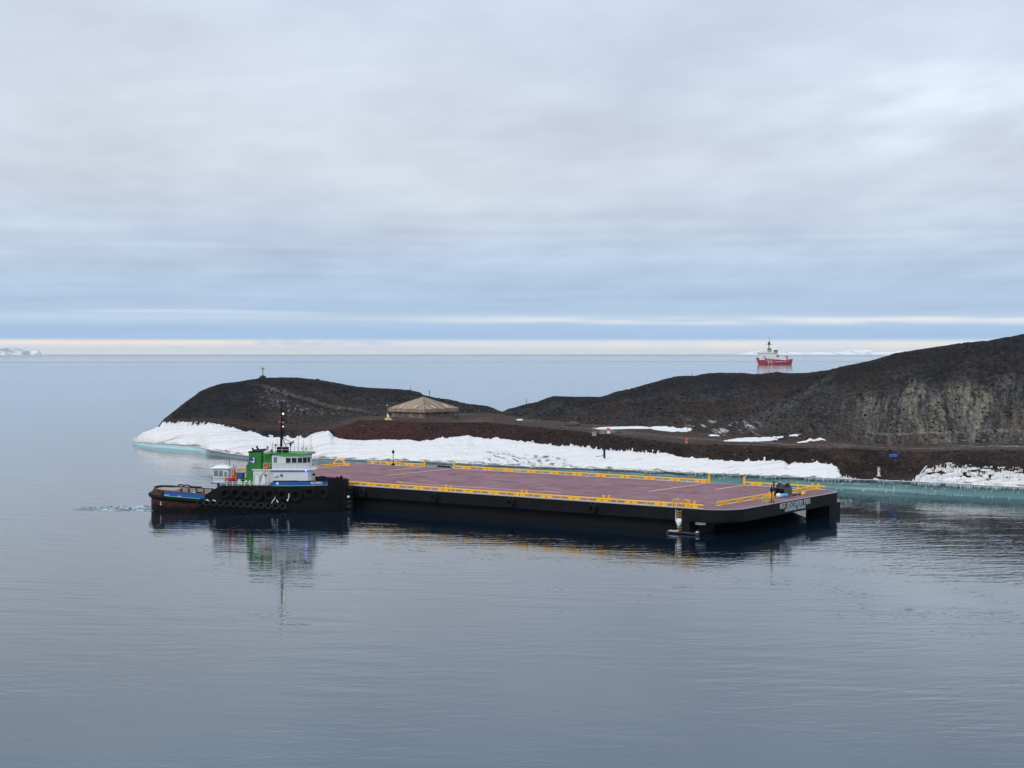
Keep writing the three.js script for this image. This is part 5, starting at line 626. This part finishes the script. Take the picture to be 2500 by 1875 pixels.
{ const o = thing('mooring_bollard', 'black iron bollard standing in the snow above the barge', 'bollard', [21.0, 3.9, -352.2]); const m = mat([0.012, 0.012, 0.013], 0.6); part('post', cyl(0.27, 0.25, 1.9, 0, 0.95, 0, 16), m, o); part('cap', cyl(0.36, 0.36, 0.14, 0, 1.85, 0, 16), m, o); part('chain', tube([[-0.2, 0.7, 0.2], [-0.8, 0.5, 0.4], [-1.4, 0.5, 0.5], [-2.0, 0.4, 0.4]], 0.07, 16, 6), m, o); }
{ const o = thing('marker_bollard', 'white post with dark markings at the brink of the bank on the right', 'bollard', onLand(75.2, -317.5, 0)); part('post', cyl(0.28, 0.26, 1.9, 0, 0.95, 0, 16), mat([0.74, 0.68, 0.55], 0.6), o); part('cap', [cyl(0.32, 0.3, 0.12, 0, 1.92, 0, 16), cyl(0.27, 0.27, 0.09, 0, 1.72, 0, 16)], mat([0.16, 0.07, 0.04], 0.7), o); part('dark_mark', [box(0.16, 0.22, 0.03, -0.05, 1.35, 0.275), box(0.2, 0.18, 0.03, 0.05, 1.02, 0.278)], BLACK_PAINT, o); part('foot', cyl(0.5, 0.4, 0.2, 0, 0.1, 0, 16), mat([0.55, 0.38, 0.18], 0.7), o); }
{ const o = thing('blue_container', 'bright blue flat container lying on the track on the right', 'container', onLand(80.8, -328.3, 0.02), -0.2); const m = mat([0.008, 0.12, 0.50], 0.5); part('body', rbox(1.65, 0.56, 0.95, 0.12, 0, 0.31, 0), m, o); part('lid', rbox(1.75, 0.10, 1.03, 0.04, 0.02, 0.58, 0), m, o); for (const x of [-0.6, 0, 0.6]) part('rib', rbox(0.08, 0.5, 1.01, 0.02, x, 0.31, 0), m, o); }
{ const o = thing('shore_buoy', 'rust red buoy lying at the foot of the left hill', 'buoy', onLand(-67.2, -449, 0.2)); const m = mat([0.30, 0.06, 0.025], 0.7); part('float', new THREE.SphereGeometry(0.55, 16, 12).scale(1, 0.9, 1), m, o); part('mast', bar([0, 0.4, 0], [0.15, 1.6, 0], 0.06), m, o); part('top_mark', rbox(0.4, 0.3, 0.2, 0.03, 0.15, 1.6, 0), m, o); part('white_tag', rbox(0.4, 0.25, 0.2, 0.03, 0.9, 0, 0.2), WHITE_PAINT, o); }
{ const o = thing('survey_stand', 'small grey steel stand at the left end of the red bank', 'stand', onLand(-47.2, -434, 0)); part('table', rbox(1.3, 0.07, 0.6, 0.02, 0, 0.9, 0), STEEL, o); for (const x of [-0.5, 0.5]) part('leg', bar([x, -0.1, 0], [x, 0.9, 0], 0.05), STEEL, o); }

// ---------------------------------------------------------------- the icebreaker out at sea
{
  const Dz = -3090, o = thing('icebreaker', 'red hulled icebreaker ship with white bridge and tan funnels far out at sea', 'ship', [(1671.7 - 1106) / 3350 * 3090, -0.65, Dz], 0.10);
  const REDH = mat([0.36, 0.022, 0.055], 0.5), WH = mat([0.78, 0.77, 0.74], 0.55), TANF = mat([0.46, 0.27, 0.15], 0.6), DK = mat([0.02, 0.022, 0.03], 0.6), CR = mat([0.42, 0.24, 0.11], 0.6);
  const tbl = (T) => (x) => { let i = 1; while (i < T.length - 1 && T[i][0] < x) i++; const a = T[i - 1], b = T[i]; return lerp(a[1], b[1], clamp((x - a[0]) / (b[0] - a[0]))); };
  const topY = tbl([[-37, 13.6], [-20, 13.0], [-10, 11.4], [5, 9.9], [20, 9.0], [32, 8.9], [34, 10.8], [37.2, 11.2]]), hw = tbl([[-37, 0.4], [-34, 3.2], [-29, 6], [-20, 8], [0, 8.6], [25, 8.2], [34, 6.5], [37.2, 4.6]]), rake = (x, t) => x < -28 ? x + (-28 - x) * 0.62 * (1 - t) ** 0.8 * 1 : x > 32 ? x - (x - 32) * 0.5 * (1 - t) : x;
  { const P = [], I = []; const n = 60, m = 8; for (const s of [1, -1]) { const b = P.length / 3; for (let i = 0; i <= n; i++) for (let j = 0; j <= m; j++) { const x = lerp(-37, 37.2, i / n), t = j / m, y = lerp(-1.5, topY(x), t); P.push(rake(x, t), y, s * hw(x) * (0.78 + 0.22 * t)); } for (let i = 0; i < n; i++) for (let j = 0; j < m; j++) { const a = b + i * (m + 1) + j, c = a + m + 1; if (s > 0) I.push(a, c, a + 1, c, c + 1, a + 1); else I.push(a, a + 1, c, c, a + 1, c + 1); } }
    const st = []; for (let j = 0; j < m; j++) { const b0 = n * (m + 1) + j, b1 = (n + 1) * (m + 1) + n * (m + 1) + j; I.push(b0, b1, b0 + 1, b1, b1 + 1, b0 + 1); } const g = new THREE.BufferGeometry(); g.setAttribute('position', new THREE.Float32BufferAttribute(P, 3)); g.setIndex(I); g.computeVertexNormals(); part('hull', g, REDH, o); }
  { const a = [], b = []; for (let i = 0; i <= 30; i++) { const x = lerp(-36, 36.5, i / 30); a.push([x, hw(x) - 0.3]); b.unshift([x, -hw(x) + 0.3]); } part('main_deck', prism([...a, ...b], 8.2, 8.6, 0), mat([0.30, 0.28, 0.26], 0.8), o); }
  const slash = (x0, w, m, name, off = 0.12) => { const P = [], I = []; for (let i = 0; i <= 8; i++) { const t = i / 8, y = lerp(1.4, topY(x0) - 0.1, t), x = x0 + (1 - t) * 3.6; for (const q of [x, x + w]) P.push(q, y, hw(q) * (0.78 + 0.22 * ((y + 1.5) / (topY(q) + 1.5))) + off); } for (let i = 0; i < 8; i++) I.push(i * 2, i * 2 + 1, i * 2 + 2, i * 2 + 1, i * 2 + 3, i * 2 + 2); const g = new THREE.BufferGeometry(); g.setAttribute('position', new THREE.Float32BufferAttribute(P, 3)); g.setIndex(I); g.computeVertexNormals(); part(name, g, m, o); };
  slash(-16, 1.1, WH, 'white_stripe'); slash(-13.9, 3.6, mat([0.52, 0.05, 0.03], 0.5), 'orange_stripe'); slash(-9.6, 1.2, WH, 'white_stripe'); part('round_emblem', [cyl(0.95, 0.95, 0.2, -10.6, 6.0, 8.55, 18, Math.PI / 2), box(0.5, 1.6, 0.1, -16.6, 6, 8.25), box(1.6, 0.7, 0.1, -16.4, 6.1, 8.25)], WH, o);
  part('hull_lettering', lettering('U.S. COAST GUARD', 1.7, 0.1, 1.0).translate(6.2, 5.0, 8.75), WH, o, 'white letters U.S. COAST GUARD'); part('pale_patch', [box(3.6, 1.6, 0.15, 21.3, 6.2, 8.6), box(1.2, 1.2, 0.15, 27.2, 6.2, 8.3)], mat([0.62, 0.55, 0.52], 0.6), o);
  part('deckhouse', [prism([[-31, -6], [-27, -7.6], [6.6, -7.6], [6.6, 7.6], [-27, 7.6], [-31, 6]], 9.5, 20.6, 0.1), prism([[6.5, -6], [23, -6], [23, 6], [6.5, 6]], 8.5, 14.6, 0.1)], WH, o); part('bridge', [prism([[-31.4, -8], [-1.2, -8], [-1.2, 8], [-31.4, 8]], 20.6, 22.0, 0.1), prism([[-31.2, -7.7], [-1.4, -7.7], [-1.4, 7.7], [-31.2, 7.7]], 22.8, 24.6, 0.1)], WH, o); part('bridge_windows', prism([[-31.1, -7.6], [-1.5, -7.6], [-1.5, 7.6], [-31.1, 7.6]], 21.9, 22.9, 0), mat([0.10, 0.13, 0.16], 0.2), o);
  part('side_opening', [box(6.2, 1.4, 0.2, -21.5, 15.3, 7.65), cyl(0.8, 0.8, 0.2, -6.4, 12.8, 7.7, 14, Math.PI / 2), box(1.4, 1.4, 0.2, 7.2, 12.8, 6.1)], DK, o); part('lifeboat', [at(new THREE.CapsuleGeometry(1.5, 3.4, 5, 12), 5.4, 17.2, 7.2, 0, 0, Math.PI / 2)], mat([0.20, 0.03, 0.05], 0.6), o); part('deck_rail', [bar([-36.5, 14.6, 0.6], [-31, 14.2, 5.9], 0.12), bar([8, 18.4, 5.5], [19, 18.0, 5.5], 0.18), bar([8, 14.6, 5.8], [8, 18.4, 5.5], 0.15), bar([13, 14.6, 5.8], [13, 18.2, 5.5], 0.15), bar([-30, 26.0, 7], [-3, 25.8, 7], 0.14), bar([-30, 24.6, 7], [-30, 26, 7], 0.12), bar([-26, 24.6, 7], [-26, 27.0, 7], 0.14), bar([-15, 24.6, 7], [-15, 28.4, 7], 0.2), bar([-3, 24.6, 6], [-3, 26.8, 6], 0.2)], mat([0.5, 0.5, 0.5], 0.6), o);
  const fun = (x0, x1, y0, y1) => { const f = part('funnel', prism([[x0, -2.6], [x1, -2.6], [x1, 2.6], [x0, 2.6]], y0, y1 - 2.4, 0.3), TANF, o); part('funnel_top', prism([[x0 - 0.1, -2.7], [x1 + 0.1, -2.7], [x1 + 0.1, 2.7], [x0 - 0.1, 2.7]], y1 - 2.4, y1, 0.2), DK, f); };
  fun(-12.6, -5.8, 24.4, 32.2); fun(0.2, 7.0, 20.4, 28.8); part('mast', [bar([-10.2, 31, 0], [-10.2, 40, 0], 1.0, 8), cyl(2.4, 2.4, 5.2, -10, 42.2, 0, 14), cyl(1.4, 2.4, 0.9, -10, 39.3, 0, 14), bar([-17.6, 40.2, 0], [-2.4, 40.2, 0], 0.32), bar([-9.6, 44.8, 0], [-9.3, 54.2, 0], 0.42, 6, 0.2), bar([-10.8, 47.4, 0], [-7.6, 47.4, 0], 0.16)], DK, o);
  part('crane', [rbox(2.4, 8, 2.4, 0.2, 25.6, 13.2, 2), bar([25.6, 17, 2], [18.4, 14.5, 2], 0.5), bar([25.6, 17.4, 2], [29.5, 10.5, 2], 0.55), bar([29.5, 10.5, 2], [27, 8.6, 2], 0.6), rbox(3.6, 2.2, 2.4, 0.2, 25.4, 17.2, 2)], CR, o); part('a_frame', [bar([20.2, 9, 3], [22.6, 17.8, 3], 0.35), bar([24.6, 9, 3], [22.6, 17.8, 3], 0.35), bar([18.5, 12.5, 3], [24.5, 12.5, 3], 0.3)], mat([0.45, 0.36, 0.30], 0.6), o); part('stern_rail', [bar([31, 10.5, 6], [37, 12.6, 4.5], 0.2), bar([34, 10.5, 5.8], [34, 12.0, 5.8], 0.15)], mat([0.5, 0.48, 0.46], 0.6), o);
}
// ---------------------------------------------------------------- mountains and ice cliffs far across the sound
function range(name, label, D, x0, x1, profile, cell, seed, tint) { // profile(x) -> height above the sea; a ridge 900 m deep
  const A = 260, B = 26, drop = D * D / EARTH;
  const G = gridGeo(A, B, (i, j) => { const x = lerp(x0, x1, i / (A - 1)), t = j / (B - 1), h = profile(x), rise = Math.sin(Math.min(t, 0.72) / 0.72 * Math.PI / 2) ** 0.85, n = fbm(x * cell + seed, t * 2.4 + 0.6 * x * cell, 5, 0.58); const y = -drop - 4 + Math.max(0, h) * rise * (1 + 0.10 * n) * (t > 0.85 ? 1 - (t - 0.85) / 0.15 : 1), c = tint(x, t, n); const far = D + t * 900 + 60 * n; return [x * far / D, y, -far, ...c]; });
  const g = meshOf(G), m = structure(name, g, SNOW_MAT, label); return m;
}
const FARSNOW = [0.82, 0.82, 0.83], FARROCK = [0.20, 0.20, 0.21];
range('snowy_mountain', 'blue white snowy mountain on the left horizon', 15000, -5900, -4540, (x) => { const k = (-4540 - x) / 470; return k <= 0 ? 0 : 64 * smooth(0, 0.10, k) * (0.78 + 0.30 * smooth(0, 0.7, k)) * (1 - 0.25 * smooth(0.7, 1.6, k)); }, 0.012, 3, (x, t, n) => mix3(FARSNOW, FARROCK, smooth(-0.35, 0.3, n) * 0.85));
range('ice_cliffs', 'cream white ice cliffs on the horizon beside the ship', 15000, 2130, 4400, (x) => { const k = (x - 2130) / 2270; return smooth(0, 0.10, k) * (1 - smooth(0.96, 1, k)) * (34 - 6 * smooth(0, 0.26, k) + 22 * bump(k, 0.50, 0.58, 0.04) + 12 * bump(k, 0.70, 0.75, 0.03) + 8 * noise(k * 14, 3)); }, 0.010, 8, (x, t, n) => mix3(FARSNOW, FARROCK, smooth(-0.05, 0.5, n) * 0.5));
scene.fog = new THREE.FogExp2(new THREE.Color(0.80, 0.86, 0.93), 0.000013);
shadows(scene);
renderer.render(scene, camera);
